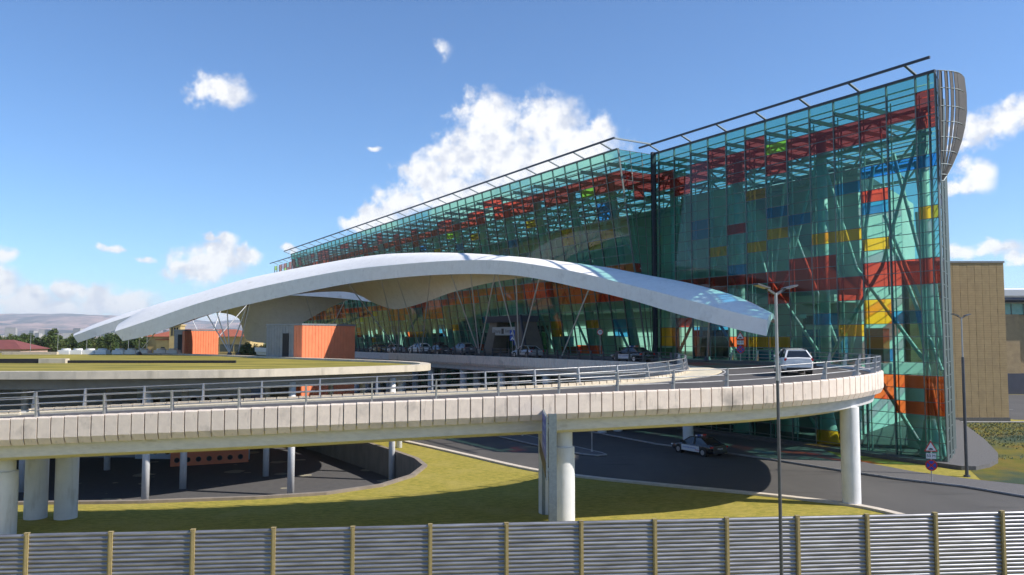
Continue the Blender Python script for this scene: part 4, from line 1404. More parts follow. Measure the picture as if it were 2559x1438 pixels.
# ------------------------------------------------------------------ street lamps
def street_lamp(label, x, y, rotz, h=11.05, group='twin street lamps', pr=1.0):
    o = thing('street_lamp', label, 'street lamp', (x, y, 0), rotz, group)
    MB().cyl((0, 0, 0), (0, 0, 0.12), 0.22, 0.20, 14).build('base_plate', M_STEELD, o)
    MB().cyl((0, 0, 0.1), (0, 0, h * 0.74), 0.115 * pr, 0.095 * pr, 14).build('lower_pole', M_STEELD, o, smooth=40)
    MB().cyl((0, 0, h * 0.74), (0, 0, h - 0.15), 0.052, 0.045, 12).build('upper_pole', M_STEEL, o, smooth=40)
    for s in (-1, 1):
        m = MB()
        m.bar((0, 0, h - 0.2), (s * 0.36, 0, h - 0.02), 0.06, 0.07)
        m.build('arm', M_STEELD, o)
        hd = MB()
        Mx = Matrix.Translation((s * 0.32, 0, h - 0.03)) @ Matrix.Rotation(-s * rad(14), 4, 'Y')
        hd.box(0 if s > 0 else -0.5, 0.5 if s > 0 else 0, -0.13, 0.13, 0.0, 0.045, M=Mx)
        head = hd.build('lamp_head', M_STEELD, o)
        ls = MB()
        ls.box(0.08 if s > 0 else -0.46, 0.46 if s > 0 else -0.08, -0.12, 0.12, -0.012, -0.002, M=Mx)
        ls.build('lens', mat('lamp_lens', (0.32, 0.32, 0.31), None, rough=0.3), head)
    return o


street_lamp('tall twin arm street lamp standing in front of the metal fence', 8.25, 25.0, rad(24), pr=0.5)
street_lamp('tall twin arm street lamp on the meadow edge near the stone block', 31.2, 55.6, rad(20))


# ------------------------------------------------------------------ traffic signs
def disc(m, c, r, y0, y1, mi=0, n=24):
    m.cyl((c[0], y1, c[1]), (c[0], y0, c[1]), r, r, n, True, mi)


SR = Matrix.Rotation(math.pi / 2, 4, 'X')


def sign_base(name, label, loc, rotz, h):
    o = thing(name, label, 'traffic sign', loc, rotz)
    MB().cyl((0, 0, 0), (0, 0, h), 0.035, 0.035, 8).build('pole', M_STEEL, o, smooth=40)
    return o


def tri_plate(o, z, s):
    m = MB()
    for (k, y, mi) in ((1.0, -0.045, 0), (0.74, -0.052, 1)):
        pts = [(-s * k / 2, z + (1 - k) * s * 0.29), (s * k / 2, z + (1 - k) * s * 0.29), (0, z + (1 - k) * s * 0.29 + s * k * 0.87)]
        vs = [(x, y, zz) for x, zz in pts] + [(x, -0.035, zz) for x, zz in pts]
        m.add(vs, [(0, 1, 2), (5, 4, 3), (0, 3, 4, 1), (1, 4, 5, 2), (2, 5, 3, 0)], mi)
    p = m.build('warning_plate', [M_SIGNR, M_SIGNW], o)
    b = MB()
    b.add([(math.cos(math.pi * k / 10) * s * 0.17, -0.056, z + s * 0.14 + math.sin(math.pi * k / 10) * s * 0.13) for k in range(11)], [tuple(range(11))])
    b.build('bump_symbol', M_BLACK, p, fix=True)


def stack_sign(label, loc, rotz, h, k):
    o = sign_base('sign_stack', label, loc, rotz, h)
    tri_plate(o, h - 0.88 * k, 0.95 * k)
    m = MB().box(-0.34 * k, 0.34 * k, -0.045, -0.035, h - 1.42 * k, h - 1.02 * k)
    p = m.build('distance_plate', M_SIGNW, o)
    text_part('lettering', '50 M', 0.30 * k, M_BLACK, p, Matrix.Translation((0, -0.050, h - 1.22 * k)) @ SR)
    m = MB()
    disc(m, (0, h - 1.92 * k), 0.42 * k, -0.045, -0.035, 0)
    disc(m, (0, h - 1.92 * k), 0.33 * k, -0.050, -0.036, 1)
    q = m.build('no_stopping_plate', [M_SIGNR, M_SIGNB], o)
    for s in (-1, 1):
        b = MB()
        dx = 0.26 * k
        b.bar((-dx, -0.055, h - 1.92 * k - s * dx), (dx, -0.055, h - 1.92 * k + s * dx), 0.006, 0.10 * k, up=(0, 0, 1))
        b.build('cross_stroke', M_SIGNR, q)
    return o


stack_sign('stacked speed bump and no stopping signs on the lower pavement', (27.43, 53.0, 0.12), rad(-18), 2.72, 0.86)
stack_sign('stacked speed bump and no stopping signs on the upper deck pavement', tuple(T(17.3, 3.0, 7.40)), rad(-12), 2.75, 0.88)
o = sign_base('speed_sign', 'round speed limit twenty sign on the deck pavement', tuple(T(37.9, 3.4, 7.40)), rad(-4), 2.95)
m = MB()
disc(m, (0, 2.75), 0.36, -0.045, -0.035, 0)
disc(m, (0, 2.75), 0.275, -0.050, -0.036, 1)
p = m.build('speed_plate', [M_SIGNR, M_SIGNW], o)
text_part('lettering', '20', 0.36, M_BLACK, p, Matrix.Translation((0, -0.055, 2.75)) @ SR)
o = sign_base('crossing_sign', 'two blue pedestrian crossing signs one above the other by the portal', tuple(T(52.6, 6.2, 7.22)), rad(2), 3.4)
for k, z in enumerate((2.95, 2.25)):
    m = MB().box(-0.32, 0.32, -0.045, -0.035, z - 0.32, z + 0.32)
    p = m.build('blue_plate', M_SIGNB, o)
    t = MB()
    t.add([(-0.24, -0.050, z - 0.22), (0.24, -0.050, z - 0.22), (0, -0.050, z + 0.24)], [(0, 1, 2)])
    t.build('white_triangle', M_SIGNW, p)
    t = MB()
    if k == 0:
        t.add([(-0.03, -0.054, z + 0.10), (0.03, -0.054, z + 0.10), (0.07, -0.054, z - 0.18), (0.02, -0.054, z - 0.05), (-0.07, -0.054, z - 0.18)], [(0, 1, 2, 3, 4)])
    else:
        t.add([(math.cos(math.pi * q / 8) * 0.10, -0.054, z - 0.20 + math.sin(math.pi * q / 8) * 0.07) for q in range(9)], [tuple(range(9))])
    t.build('pictogram', M_BLACK, p, fix=True)

# big direction sign seen almost edge-on
bs = thing('direction_sign', 'large blue direction board seen edge-on between two galvanised posts', 'road sign', (1.8, 40.0, 0))
for y in (36.0, 44.0):
    m = MB()
    m.box(-0.13, 0.02, y - 40 - 0.18, y - 40 - 0.15, 0, 6.12)
    m.box(0.14, 0.18, y - 40 - 0.20, y - 40 + 0.20, 0, 6.12)
    m.box(-0.18, -0.14, y - 40 - 0.20, y - 40 + 0.20, 0, 6.12)
    m.box(-0.14, 0.14, y - 40 - 0.03, y - 40 + 0.03, 0, 6.12)
    m.box(-0.165, 0.165, y - 40 - 0.205, y - 40 - 0.20, 0, 6.12)
    m.build('post', M_GALV, bs)
MB().box(-0.30, -0.22, -4.25, 4.1, 3.25, 5.98).build('board', M_GALV, bs)
MB().box(-0.31, -0.302, -4.2, -0.2, 4.05, 5.93).build('blue_field', M_SIGNB, bs)
MB().box(-0.31, -0.302, -0.1, 4.05, 4.05, 5.93).build('pale_field', mat('sign_pale', (0.42, 0.45, 0.62), None, rough=0.4), bs)
MB().box(-0.31, -0.302, -4.2, 4.05, 3.3, 3.98).build('dark_field', M_BLACK, bs)
for z in (4.5, 5.0, 5.45):
    MB().box(-0.315, -0.311, -3.6, -1.0, z - 0.07, z + 0.07).build('text_line', mat('sign_text', (0.16, 0.26, 0.62), None, rough=0.4), bs)
for z in (3.7, 5.6):
    MB().box(-0.22, -0.18, -4.2, 4.1, z - 0.08, z + 0.08).build('cross_rail', M_GALV, bs)


# ------------------------------------------------------------------ vehicles
def deck_z(x, y):
    best = None
    for o, n in zip(OL, IL):
        a = Vector((n.x - o.x, n.y - o.y))
        u = max(0.0, min(1.0, ((x - o.x) * a.x + (y - o.y) * a.y) / a.length_squared))
        d = math.hypot(o.x + a.x * u - x, o.y + a.y * u - y)
        if best is None or d < best[0]:
            best = (d, o.z + (n.z - o.z) * u - 0.152)
    return best[1]


def on_deck(p):
    return (p[0], p[1], deck_z(p[0], p[1]))


def paint(name, c, rough=0.25, metal=0.0):
    m = mat(name, c, None, rough=rough, metal=metal)
    b = m.node_tree.nodes['Principled BSDF']
    b.inputs['Coat Weight'].default_value = 0.7
    b.inputs['Coat Roughness'].default_value = 0.08
    return m


def car(label, loc, rotz, kind, body, police=False, roofbox=False):
    o = thing('police_car' if police else ('suv' if kind == 'suv' else 'sedan'), label, 'car', loc, rotz)
    if kind == 'suv':
        st = [(2.32, .62, .42, .74, .80), (2.22, .80, .30, .80, .92), (1.85, .90, .26, .86, 1.00), (1.1, .935, .24, .92, 1.06), (0.2, .94, .24, .95, 1.09), (-1.0, .94, .24, .97, 1.11), (-1.8, .93, .26, .98, 1.12), (-2.18, .88, .32, .96, 1.12), (-2.32, .80, .42, .90, 1.06)]
        gh = [(1.15, 1.03, .84), (0.30, 1.57, .62), (-0.55, 1.66, .61), (-1.62, 1.57, .57), (-2.20, 1.10, .80)]
        wb, wr, L = (1.35, -1.38), 0.36, 4.64
    else:
        st = [(2.42, .60, .36, .56, .62), (2.30, .78, .24, .62, .72), (1.9, .88, .20, .68, .80), (1.15, .905, .19, .74, .90), (0.4, .91, .19, .78, .94), (-0.9, .91, .19, .80, .96), (-1.6, .90, .20, .82, 1.00), (-2.15, .85, .26, .82, 1.00), (-2.42, .74, .40, .78, .92)]
        gh = [(1.10, .90, .83), (0.30, 1.40, .60), (-0.35, 1.46, .60), (-1.05, 1.40, .59), (-1.85, .98, .76)]
        wb, wr, L = (1.40, -1.40), 0.325, 4.84
    rings = []
    for (x, hw, zb, zm, zt) in st:
        pts = [(-hw * .82, zb), (-hw, zb + .14), (-hw * 1.0, zm - .06), (-hw * .975, zm + .02), (-hw * .86, zt), (0, zt + .025), (hw * .86, zt), (hw * .975, zm + .02), (hw, zm - .06), (hw, zb + .14), (hw * .82, zb)]
        rings.append([(x, y, z) for y, z in pts])
    MB().loft(rings, True, True).build('body', body, o, smooth=42, fix=True)
    # cabin: glass house with painted roof
    gl, sides = MB(), []
    vs = []
    for (x, z, hw) in gh:
        vs += [(x, -hw, z), (x, hw, z)]
    n = len(gh)
    base = 0.02
    bh = [0.90, 0.88, 0.88, 0.88, 0.86] if kind != 'suv' else [0.90, .90, .90, .90, .86]
    zb = (0.88 if kind != 'suv' else 1.03)
    roof = MB()
    # front and rear screens
    gl.add([vs[0], vs[1], vs[3], vs[2]], [(0, 1, 2, 3)])
    gl.add([vs[2 * n - 2], vs[2 * n - 1], vs[2 * n - 3], vs[2 * n - 4]], [(3, 2, 1, 0)])
    # side windows as fans down to the belt line
    for s in (0, 1):
        poly = [vs[2 * i + s] for i in range(n)]
        sgn = -1 if s == 0 else 1
        low = [(gh[-1][0], sgn * gh[-1][2] * 1.03, zb), (gh[0][0], sgn * gh[0][2] * 1.03, zb)]
        allp = poly + low
        gl.add(allp, [tuple(range(len(allp)))])
    roofp = [vs[2 * i + s] for i in range(1, n - 1) for s in (0, 1)]
    m_ = len(roofp) // 2
    for i in range(m_ - 1):
        a = roofp[2 * i]
        roof.add([roofp[2 * i], roofp[2 * i + 1], roofp[2 * i + 3], roofp[2 * i + 2]], [(0, 1, 2, 3)])
    gobj = gl.build('windows', M_CGLASS, o, fix=True)
    rr = MB()
    rings = []
    for i in range(1, n - 1):
        x, z, hw = gh[i]
        ex = 0.06 if i == 1 else (-0.06 if i == n - 2 else 0)
        rings.append([(x + ex, -hw - .015, z - .035), (x + ex, -hw * .8, z + .03), (x + ex, hw * .8, z + .03), (x + ex, hw + .015, z - .035)])
    rr.loft(rings, True, True)
    rr.build('roof', body, o, smooth=40, fix=True)
    for s in (-1, 1):
        for (i, j) in ((0, 1), (n - 2, n - 1)):
            p = MB()
            p.bar((gh[i][0], s * gh[i][2], gh[i][1]), (gh[j][0], s * gh[j][2], gh[j][1]), 0.09, 0.06)
            p.build('pillar', body, o)
        p = MB()
        xm = -0.28
        p.bar((xm, s * (gh[2][2] + .01), gh[2][1] - .04), (xm - .12, s * .865, zb + .02), 0.10, 0.03)
        p.build('pillar', M_BLACK, o)
        mr = MB().box(gh[0][0] - 0.28, gh[0][0] - 0.08, s * 0.95 - 0.09, s * 0.95 + 0.09, zb + .06, zb + .2)
        mr.build('mirror', body, o)
        tl = MB()
        zt = 0.80 if kind != 'suv' else 0.98
        tl.box(-L / 2 + 0.02, -L / 2 + 0.22, s * .74 - .15, s * .74 + .13, zt - .07, zt + .08)
        tl.build('tail_light', M_TAIL, o)
        hl = MB().box(L / 2 - 0.24, L / 2 - 0.06, s * .66 - .16, s * .66 + .16, 0.58 if kind != 'suv' else .74, 0.68 if kind != 'suv' else .86)
        hl.build('headlight', M_HEAD, o)
        for x in wb:
            w = MB()
            w.cyl((x, s * .70, wr), (x, s * .93, wr), wr, wr, 22)
            tw = w.build('wheel', M_TYRE, o, smooth=40)
            w = MB()
            w.cyl((x, s * .90, wr), (x, s * .938, wr), wr * .66, wr * .60, 16)
            w.build('rim', M_RIM, tw)
            a = MB()
            a.cyl((x, s * .60, wr + .02), (x, s * .915, wr + .02), wr + .07, wr + .07, 22)
            a.build('wheel_arch', M_BLACK, o)
    pz = 0.66 if kind != 'suv' else 0.86
    pl = MB().box(-L / 2 - 0.015, -L / 2 + 0.03, -.26, .26, pz - .06, pz + .06)
    plate = pl.build('number_plate', M_SIGNW if not police else M_BLACK, o)
    bp = MB().box(-L / 2 - 0.04, -L / 2 + 0.18, -.74, .74, 0.30, 0.50)
    bp.build('rear_bumper', M_BLACK if kind == 'suv' else body, o)
    RB = Matrix.Rotation(-math.pi / 2, 4, 'Z') @ Matrix.Rotation(math.pi / 2, 4, 'X')
    if police:
        text_part('lettering', 'POLICE', 0.17, M_SIGNW, plate, Matrix.Translation((-L / 2 - 0.02, 0, pz)) @ RB)
        for s in (-1, 1):
            d = MB().box(-1.02, 1.02, s * .918 - .004, s * .918 + .004, 0.30, 0.76)
            dp = d.build('white_door_panel', paint('police_white', (0.75, 0.75, 0.75)), o)
            Ms = Matrix.Translation((0.1, s * .926, 0.56)) @ (Matrix.Rotation(math.pi if s > 0 else 0, 4, 'Z') @ Matrix.Rotation(math.pi / 2, 4, 'X'))
            text_part('lettering', 'ՈՍՏԻԿԱՆՈՒԹՅՈՒՆ', 0.16, M_SIGNB, dp, Ms)
            st_ = MB().box(-1.0, -0.55, s * .924 - .003, s * .924 + .003, 0.44, 0.48)
            st_.build('red_stripe', M_SIGNR, dp)
        lb = MB().box(-0.42, -0.20, -.52, .52, 1.50, 1.60)
        b_ = lb.build('light_bar', M_SIGNW, o)
        MB().box(-0.43, -0.19, .1, .50, 1.505, 1.605).build('blue_lens', M_SIGNB, b_)
        MB().box(-0.43, -0.19, -.50, -.1, 1.505, 1.605).build('red_lens', M_SIGNR, b_)
    if roofbox:
        MB().box(-1.0, 0.5, -.36, .36, 1.72 if kind == 'suv' else 1.50, 1.98 if kind == 'suv' else 1.8).build('roof_load', M_TYRE, o)
    if kind == 'suv':
        for s in (-1, 1):
            MB().tube([(0.3, s * .56, 1.60), (0.1, s * .56, 1.69), (-1.35, s * .53, 1.66), (-1.55, s * .53, 1.60)], 0.018, 5).build('roof_rail', M_STEEL, o)
    return o


hA = TROT
P_WHITE = paint('paint_white', (0.78, 0.78, 0.78))
P_SILV = paint('paint_silver', (0.48, 0.49, 0.53), 0.3, 0.5)
P_GREY = paint('paint_grey', (0.20, 0.20, 0.22), 0.3, 0.4)
P_DARK = paint('paint_dark', (0.022, 0.023, 0.03))
P_POL = paint('paint_police', (0.012, 0.013, 0.018))
P_GOLD = paint('paint_gold', (0.30, 0.23, 0.10), 0.3, 0.4)
car('white SUV driving round the sunlit ramp bend', on_deck((18.6, 53.3)), rad(90 - 9.5), 'suv', P_WHITE)
car('black and white police sedan on the upper deck', on_deck(T(27.2, 7.6)), hA, 'sedan', P_POL, True)
car('black and white police sedan on the lower road', (15.3, 66.4, 0.014), hA, 'sedan', P_POL, True)
car('silver sedan stopped beside the entrance portal', on_deck(T(47.2, 7.4)), hA, 'sedan', P_SILV)
car('grey SUV parked right of the dark car with a roof load', on_deck(T(65.5, 6.6)), hA, 'suv', P_GREY)
car('dark car carrying a load on its roof among the parked cars', on_deck(T(69.5, 8.4)), hA, 'sedan', P_DARK, False, True)
car('white SUV parked among the cars on the upper deck', on_deck(T(74.5, 9.2)), hA, 'suv', P_WHITE)
car('silver sedan parked left of the white SUV on the deck', on_deck(T(84.0, 9.2)), hA, 'sedan', P_SILV)
car('golden brown sedan half hidden behind the orange stair tower', on_deck(T(92.0, 8.8)), hA, 'sedan', P_GOLD)


# ------------------------------------------------------------------ stone block and far concourse on the right
def build_right():
    b = thing('stone_block', 'tall tan stone clad block right of the glass hall', 'building', (51.4, 91.4, 0))
    MB().box(-6.0, 4.93, 0.05, 26, 0.5, 18.1).build('wall', M_TANJ, b)
    MB().box(-6.1, 5.02, -0.08, 26.1, 18.1, 18.3).build('roof_coping', M_GREYCL, b)
    MB().box(-6.1, 5.0, -0.10, 26.1, 0.0, 0.5).build('base_course', M_PAVE, b)
    nx, nz = 13, 22
    w, h = 10.93 / nx, 17.6 / nz
    pm = []
    for k in range(3):
        rr = MB()
        for q in range(3):
            z0, z1 = h * q / 3 + 0.008, h * (q + 1) / 3 - 0.008
            rr.box(0.012, w - 0.012, 0.0 + 0.004 * ((q + k) % 3), 0.06, z0, z1)
        pm.append(rr.mesh('stone_panel', M_TAN))
    for i in range(nx):
        for j in range(nz):
            link('stone_panel', pm[(i * 7 + j * 5) % 3], b, (-6.0 + i * w, -0.01 + R.uniform(0, 0.012), 0.5 + j * h))
    c = thing('concourse_building', 'far low concourse with white roof edge behind the stone block', 'building', (92, 136, 0))
    MB().box(-11, 12, 0, 20, 0.0, 3.5).build('base_wall', mat('concourse_base', (0.055, 0.06, 0.085), (0.045, 0.05, 0.07), 0.8, 0.7), c)
    MB().box(-11, -5.7, 0.3, 20, 3.5, 13.5).build('wall', M_TAN, c)
    MB().box(-5.3, 12, 1.2, 20, 3.5, 13.4).build('wall', M_TAN, c)
    MB().box(-11, 12, 1.0, 20, 13.5, 15.4).build('clerestory', mat('clerestory_glass', (0.10, 0.32, 0.29), (0.25, 0.5, 0.46), 0.3, 0.15), c)
    for k in range(11):
        MB().box(-10.8 + 2.1 * k, -10.7 + 2.1 * k, 0.9, 1.0, 13.5, 15.4).build('glazing_bar', M_FRAME, c)
    rr = MB()
    rr.loft([[(x, -1.5, 16.6), (x, -1.6, 17.6), (x, 10, 18.6), (x, 20, 18.0), (x, 20, 15.4), (x, 0.5, 15.4), (x, -0.9, 15.9)] for x in (-12, 13)], True, True)
    rr.build('roof', M_WHITE, c, fix=True)
    MB().cyl((-12, -0.9, 15.95), (13, -0.9, 15.95), 0.5, None, 14).build('roof_gutter', M_NAVY, c, smooth=40)
    # side road behind the block
    pts = [(58.5, 94), (120, 78), (160, 100), (160, 135), (70, 135.5), (58, 120)]
    mb = MB()
    mb.add([(x, y, 0.008) for x, y in pts], [tuple(range(len(pts)))])
    struct(mb.build('service_road', M_ASPH2, fix=True))
    for k in range(9):
        d = MB().box(-1.0, 1.0, -0.08, 0.08, 0.0, 0.004)
        o = d.build('lane_dash', M_LINE)
        o.location = (62 + 3.6 * k, 107.5 - 0.25 * k, 0.0125)
        o.rotation_euler = (0, 0, -0.07)
        struct(o)
    kb = MB()
    kb.tube([Vector((44, 90.55, 0.08)), Vector((57.3, 90.6, 0.08)), Vector((59.5, 91.0, 0.08)), Vector((64, 88.5, 0.08)), Vector((90, 80, 0.08))], 0.10, 6)
    struct(kb.build('service_kerb', MATS['grey_kerb']))


build_right()


# ------------------------------------------------------------------ far things on the left
HILL_TOP = [0.0]


def build_far():
    o = thing('old_terminal', 'yellow stone building with red hipped roof and square tower in the distance', 'building', (-103, 262, 0))
    MB().box(-16, 17.5, 0, 14, 0, 9.6).build('wall', M_YSTONE, o)
    MB().box(-16.3, 17.8, -0.3, 14.3, 9.6, 9.95).build('cornice', M_YSTONE, o)
    r = MB()
    r.add([(-16.8, -0.8, 9.96), (18.3, -0.8, 9.96), (18.3, 14.8, 9.96), (-16.8, 14.8, 9.96), (-9, 7, 12.4), (10.5, 7, 12.4)], [(0, 1, 5, 4), (1, 2, 5), (2, 3, 4, 5), (3, 0, 4), (3, 2, 1, 0)])
    r.build('roof', M_TERRA, o)
    MB().box(-6.2, -2.7, -6.5, -3.0, 0, 13.4).build('tower', M_YSTONE, o)
    MB().box(-6.5, -2.4, -6.8, -2.7, 13.4, 13.8).build('tower_cap', M_YSTONE, o)
    for x in (-5.6, -4.75, -3.9):
        MB().box(x, x + 0.5, -6.56, -6.5, 10.2, 12.8).build('tower_opening', M_DARK, o)
    MB().box(-11.0, -6.2, -5.0, 0, 0, 8.8).build('wing_wall', M_YSTONE, o)
    MB().box(-11.2, -6.0, -5.3, 0, 8.8, 9.1).build('wing_roof', M_TERRA, o)
    for x in (-9.4,):
        MB().box(x, x + 1.2, -5.06, -5.0, 4.2, 6.6).build('window', M_WINDOW, o)
    for k in range(3):
        w = MB().box(3.0 + 4.7 * k, 7.3 + 4.7 * k, -0.06, 0.0, 5.0, 7.4).build('window', M_WINDOW, o)
        MB().box(2.9 + 4.7 * k, 7.4 + 4.7 * k, -0.12, -0.0, 4.7, 4.98).build('sill', M_YSTONE, w)
    h = thing('pink_house', 'low pink stone house with dark red roof at the left edge', 'house', (-135, 205, 0))
    MB().box(-12, 9.5, 0, 12, 0, 6.6).build('wall', M_PSTONE, h)
    r = MB()
    r.add([(-12.6, -0.6, 6.61), (10.1, -0.6, 6.61), (10.1, 12.6, 6.61), (-12.6, 12.6, 6.61), (-8, 6, 9.0), (4.0, 6, 9.0)], [(0, 1, 5, 4), (1, 2, 5), (2, 3, 4, 5), (3, 0, 4), (3, 2, 1, 0)])
    r.build('roof', mat('dark_tile', (0.20, 0.055, 0.05), (0.16, 0.045, 0.04), 1.0, 0.85), h)
    for x in (-4.5, 0.2, 4.6):
        MB().box(x, x + 1.9, -0.05, 0.0, 4.6, 5.8).build('window', M_WINDOW, h)

    # trees
    def crown_mesh(seed, H, W, mats):
        q = random.Random(seed)
        m = MB()
        lobes = []
        for k in range(11):
            a = q.uniform(0, 6.28)
            rr = q.uniform(0, 0.62) * W
            z = q.uniform(0.34, 0.92) * H
            f = 1.0 - abs(z / H - 0.55) * 1.15
            lobes.append((math.cos(a) * rr * f, math.sin(a) * rr * f, z, q.uniform(0.26, 0.46) * W * (0.55 + f * 0.5)))
        for (x, y, z, r) in lobes:
            for k in range(150):
                d = Vector((q.gauss(0, 1), q.gauss(0, 1), q.gauss(0, 1))).normalized()
                p = Vector((x, y, z)) + d * r * (q.uniform(0.45, 1.06)) * Vector((1, 1, 0.8)).length / 1.62
                s = q.uniform(0.14, 0.34)
                u = Vector((q.uniform(-1, 1), q.uniform(-1, 1), q.uniform(-0.7, 0.7))).normalized()
                v = u.cross(Vector((q.uniform(-1, 1), q.uniform(-1, 1), q.uniform(-1, 1)))).normalized()
                m.add([p - u * s, p + v * s * 0.8, p + u * s, p - v * s * 0.8], [(0, 1, 2, 3)], q.choice((0, 0, 1)))
        return m.mesh('crown', mats)

    def trunk_mesh(seed, H):
        q = random.Random(seed)
        m = MB()
        m.cyl((0, 0, 0), (0.1, 0.05, H * 0.55), 0.28, 0.14, 8)
        for k in range(5):
            a = q.uniform(0, 6.28)
            z = H * q.uniform(0.28, 0.5)
            m.cyl((0, 0, z), (math.cos(a) * 1.6, math.sin(a) * 1.6, z + H * 0.26), 0.11, 0.03, 6)
        return m.mesh('trunk', M_BARK)
    kinds = [(crown_mesh(1, 11.5, 3.8, [M_LEAF[0], M_LEAF[1]]), trunk_mesh(1, 11.5), 'rounded'), (crown_mesh(2, 12.5, 3.2, [M_LEAF[1], M_LEAF[0]]), trunk_mesh(2, 12.5), 'slender'), (crown_mesh(3, 9.8, 4.3, [M_LEAF[2], M_LEAF[0]]), trunk_mesh(3, 9.8), 'spreading'), (crown_mesh(4, 12.0, 2.3, [M_LEAF[1], M_LEAF[1]]), trunk_mesh(4, 12.0), 'narrow dark')]
    spots = []
    q = random.Random(8)
    for k in range(64):
        u = -0.70 + 0.29 * (k + q.uniform(-0.3, 0.3)) / 63.0
        d = q.uniform(255, 320)
        spots.append((u * d, d, q.choice((0, 0, 1, 2, 2, 3)), q.uniform(0.86, 1.10), 'in the tree belt left of the white canopy'))
    for k in range(16):
        u = -0.43 + 0.16 * k / 15.0 + q.uniform(-.004, .004)
        d = q.uniform(330, 360)
        spots.append((u * d, d, q.choice((0, 1, 2)), q.uniform(0.8, 0.95), 'behind the yellow stone building'))
    for k in range(8):
        u = -0.335 + 0.05 * k / 7.0
        d = q.uniform(215, 240)
        spots.append((u * d, d, q.choice((0, 2)), q.uniform(0.70, 0.80), 'under the grey canopy lobe beside the orange tower'))
    for (x, y, kd, s, where) in spots:
        cm, tk, word = kinds[kd]
        t = thing('broadleaf_tree', '%s green tree %s' % (word, where), 'tree', (x, y, 0), 0.0, '%s trees %s' % (word, where))
        t.rotation_euler = (0, 0, q.uniform(0, 6.28))
        t.scale = (s, s, s * q.uniform(0.92, 1.05))
        link('crown', cm, t)
        link('trunk', tk, t)
    # masts
    for k, (u, d, hh) in enumerate(((-0.60, 190, 10.3), (-0.566, 200, 10.6), (-0.53, 205, 10.4), (-0.478, 200, 10.6), (-0.455, 210, 10.5))):
        mst = thing('light_mast', 'thin light mast in front of the tree belt', 'mast', (u * d, d, 0), 0.0, 'thin masts before the tree belt')
        MB().cyl((0, 0, 0), (0, 0, hh), 0.07, 0.05, 6).build('pole', M_STEEL, mst)
        MB().box(-0.9, 0.9, -0.1, 0.1, hh, hh + 0.12).build('cross_arm', M_STEEL, mst)
    # city blocks
    facade = mat('city_facade', (0.50, 0.46, 0.42), (0.38, 0.36, 0.35), 0.02, 0.85)
    t = facade.node_tree
    g = NT(t)
    bk = g.n('ShaderNodeTexBrick')
    bk.offset = 0.0
    bk.inputs['Scale'].default_value = 1.0
    bk.inputs['Mortar Size'].default_value = 0.9
    bk.inputs['Brick Width'].default_value = 3.4
    bk.inputs['Row Height'].default_value = 3.2
    bk.inputs['Color1'].default_value = (0, 0, 0, 1)
    bk.inputs['Color2'].default_value = (0, 0, 0, 1)
    bk.inputs['Mortar'].default_value = (1, 1, 1, 1)
    sp = g.n('ShaderNodeSeparateXYZ')
    g.l(g.n('ShaderNodeNewGeometry').outputs['Position'], sp.inputs[0])
    cb = g.n('ShaderNodeCombineXYZ')
    g.l(g.math('ADD', sp.outputs[0], sp.outputs[1]), cb.inputs[0])
    g.l(sp.outputs[2], cb.inputs[1])
    g.l(cb.outputs[0], bk.inputs['Vector'])
    b = t.nodes['Principled BSDF']
    g.l(g.mix(bk.outputs['Color'], (0.10, 0.11, 0.13), b.inputs['Base Color'].links[0].from_socket), b.inputs['Base Color'])
    q = random.Random(31)
    for k in range(46):
        u = -0.66 + 0.42 * k / 45.0 + q.uniform(-.006, .006)
        d = q.uniform(1900, 2700)
        w, dp, hh = q.uniform(12, 34), q.uniform(12, 18), q.uniform(14, 36)
        c = thing('apartment_block', 'pale apartment block of the distant city beyond the trees', 'building', (u * d, d, 0), q.uniform(-0.4, 0.4), 'apartment blocks of the distant city')
        MB().box(-w / 2, w / 2, 0, dp, 0, hh).build('wall', facade, c)
        MB().box(-w / 2 + 1, w / 2 - 1, 1, dp - 1, hh, hh + 1.6).build('roof', M_GREYCL, c)

    # hills
    m = MB()
    na, nr = 190, 46
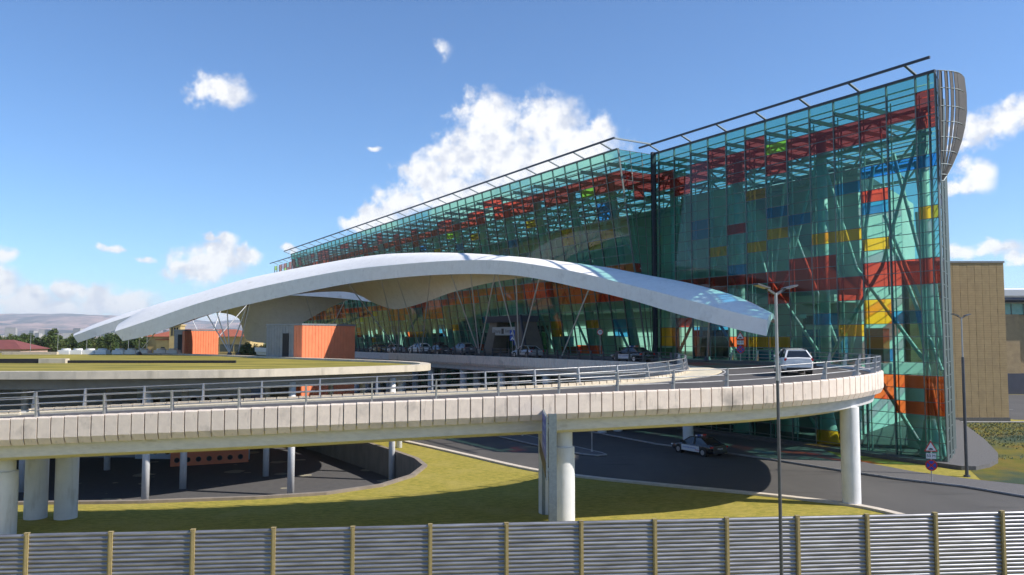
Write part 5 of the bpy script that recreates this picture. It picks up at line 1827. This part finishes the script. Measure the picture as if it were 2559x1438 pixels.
    vs = []
    for i in range(na + 1):
        a = rad(-62 + 124.0 * i / na)
        for j in range(nr + 1):
            r = 4200 + 7200 * (j / nr)
            x, y = math.sin(a) * r, math.cos(a) * r
            base = max(0.0, (r - 4300) / 5200.0)
            ridge = mnoise.fractal(Vector((x / 2600.0, y / 2600.0, 0.3)), 0.9, 2.1, 6)
            rid2 = abs(mnoise.fractal(Vector((x / 900.0, y / 900.0, 4.3)), 0.9, 2.1, 5))
            left = max(0.0, (-math.degrees(a) - 27) / 8.0)
            z = min(330.0, base * (175 + 80 * ridge) - rid2 * 70 * min(1, base * 2) + max(0, base - 0.9) * 200 * min(1.4, left) + 12)
            vs.append((x, y, max(-2.0, z) if r > 4250 else -2.0))
    fs = []
    for i in range(na):
        for j in range(nr):
            fs.append((i * (nr + 1) + j, i * (nr + 1) + j + 1, (i + 1) * (nr + 1) + j + 1, (i + 1) * (nr + 1) + j))
    m.add(vs, fs)
    hm = add_layer(mat('hill_ground', (0.40, 0.26, 0.22), (0.10, 0.085, 0.085), 0.0032, 0.95, detail=10.0, lo=0.42, hi=0.58, stretch=(1, 0.5, 1)), (0.04, 0.045, 0.05), 0.0035, 0.50, 0.60, (1, 0.45, 1), 8.0)
    HILL_TOP[0] = max(v[2] for v in vs)
    struct(m.build('hills', hm, smooth=60, fix=True))


build_far()

# ------------------------------------------------------------------ air
hz = bpy.data.materials.new('haze_air')
hz.use_nodes = True
ht = hz.node_tree
ht.nodes.clear()
pv = ht.nodes.new('ShaderNodeVolumePrincipled')
pv.inputs['Color'].default_value = (0.80, 0.90, 1.0, 1)
pv.inputs['Density'].default_value = 8.5e-5
pv.inputs['Anisotropy'].default_value = 0.2
ho = ht.nodes.new('ShaderNodeOutputMaterial')
ht.links.new(pv.outputs[0], ho.inputs['Volume'])
hb = MB().box(-15500, 15500, -15500, 15500, -4.0, HILL_TOP[0] + 5.0).build('haze', hz)
struct(hb, 'stuff')
hb['label'] = 'pale air over the plain fading the hills'
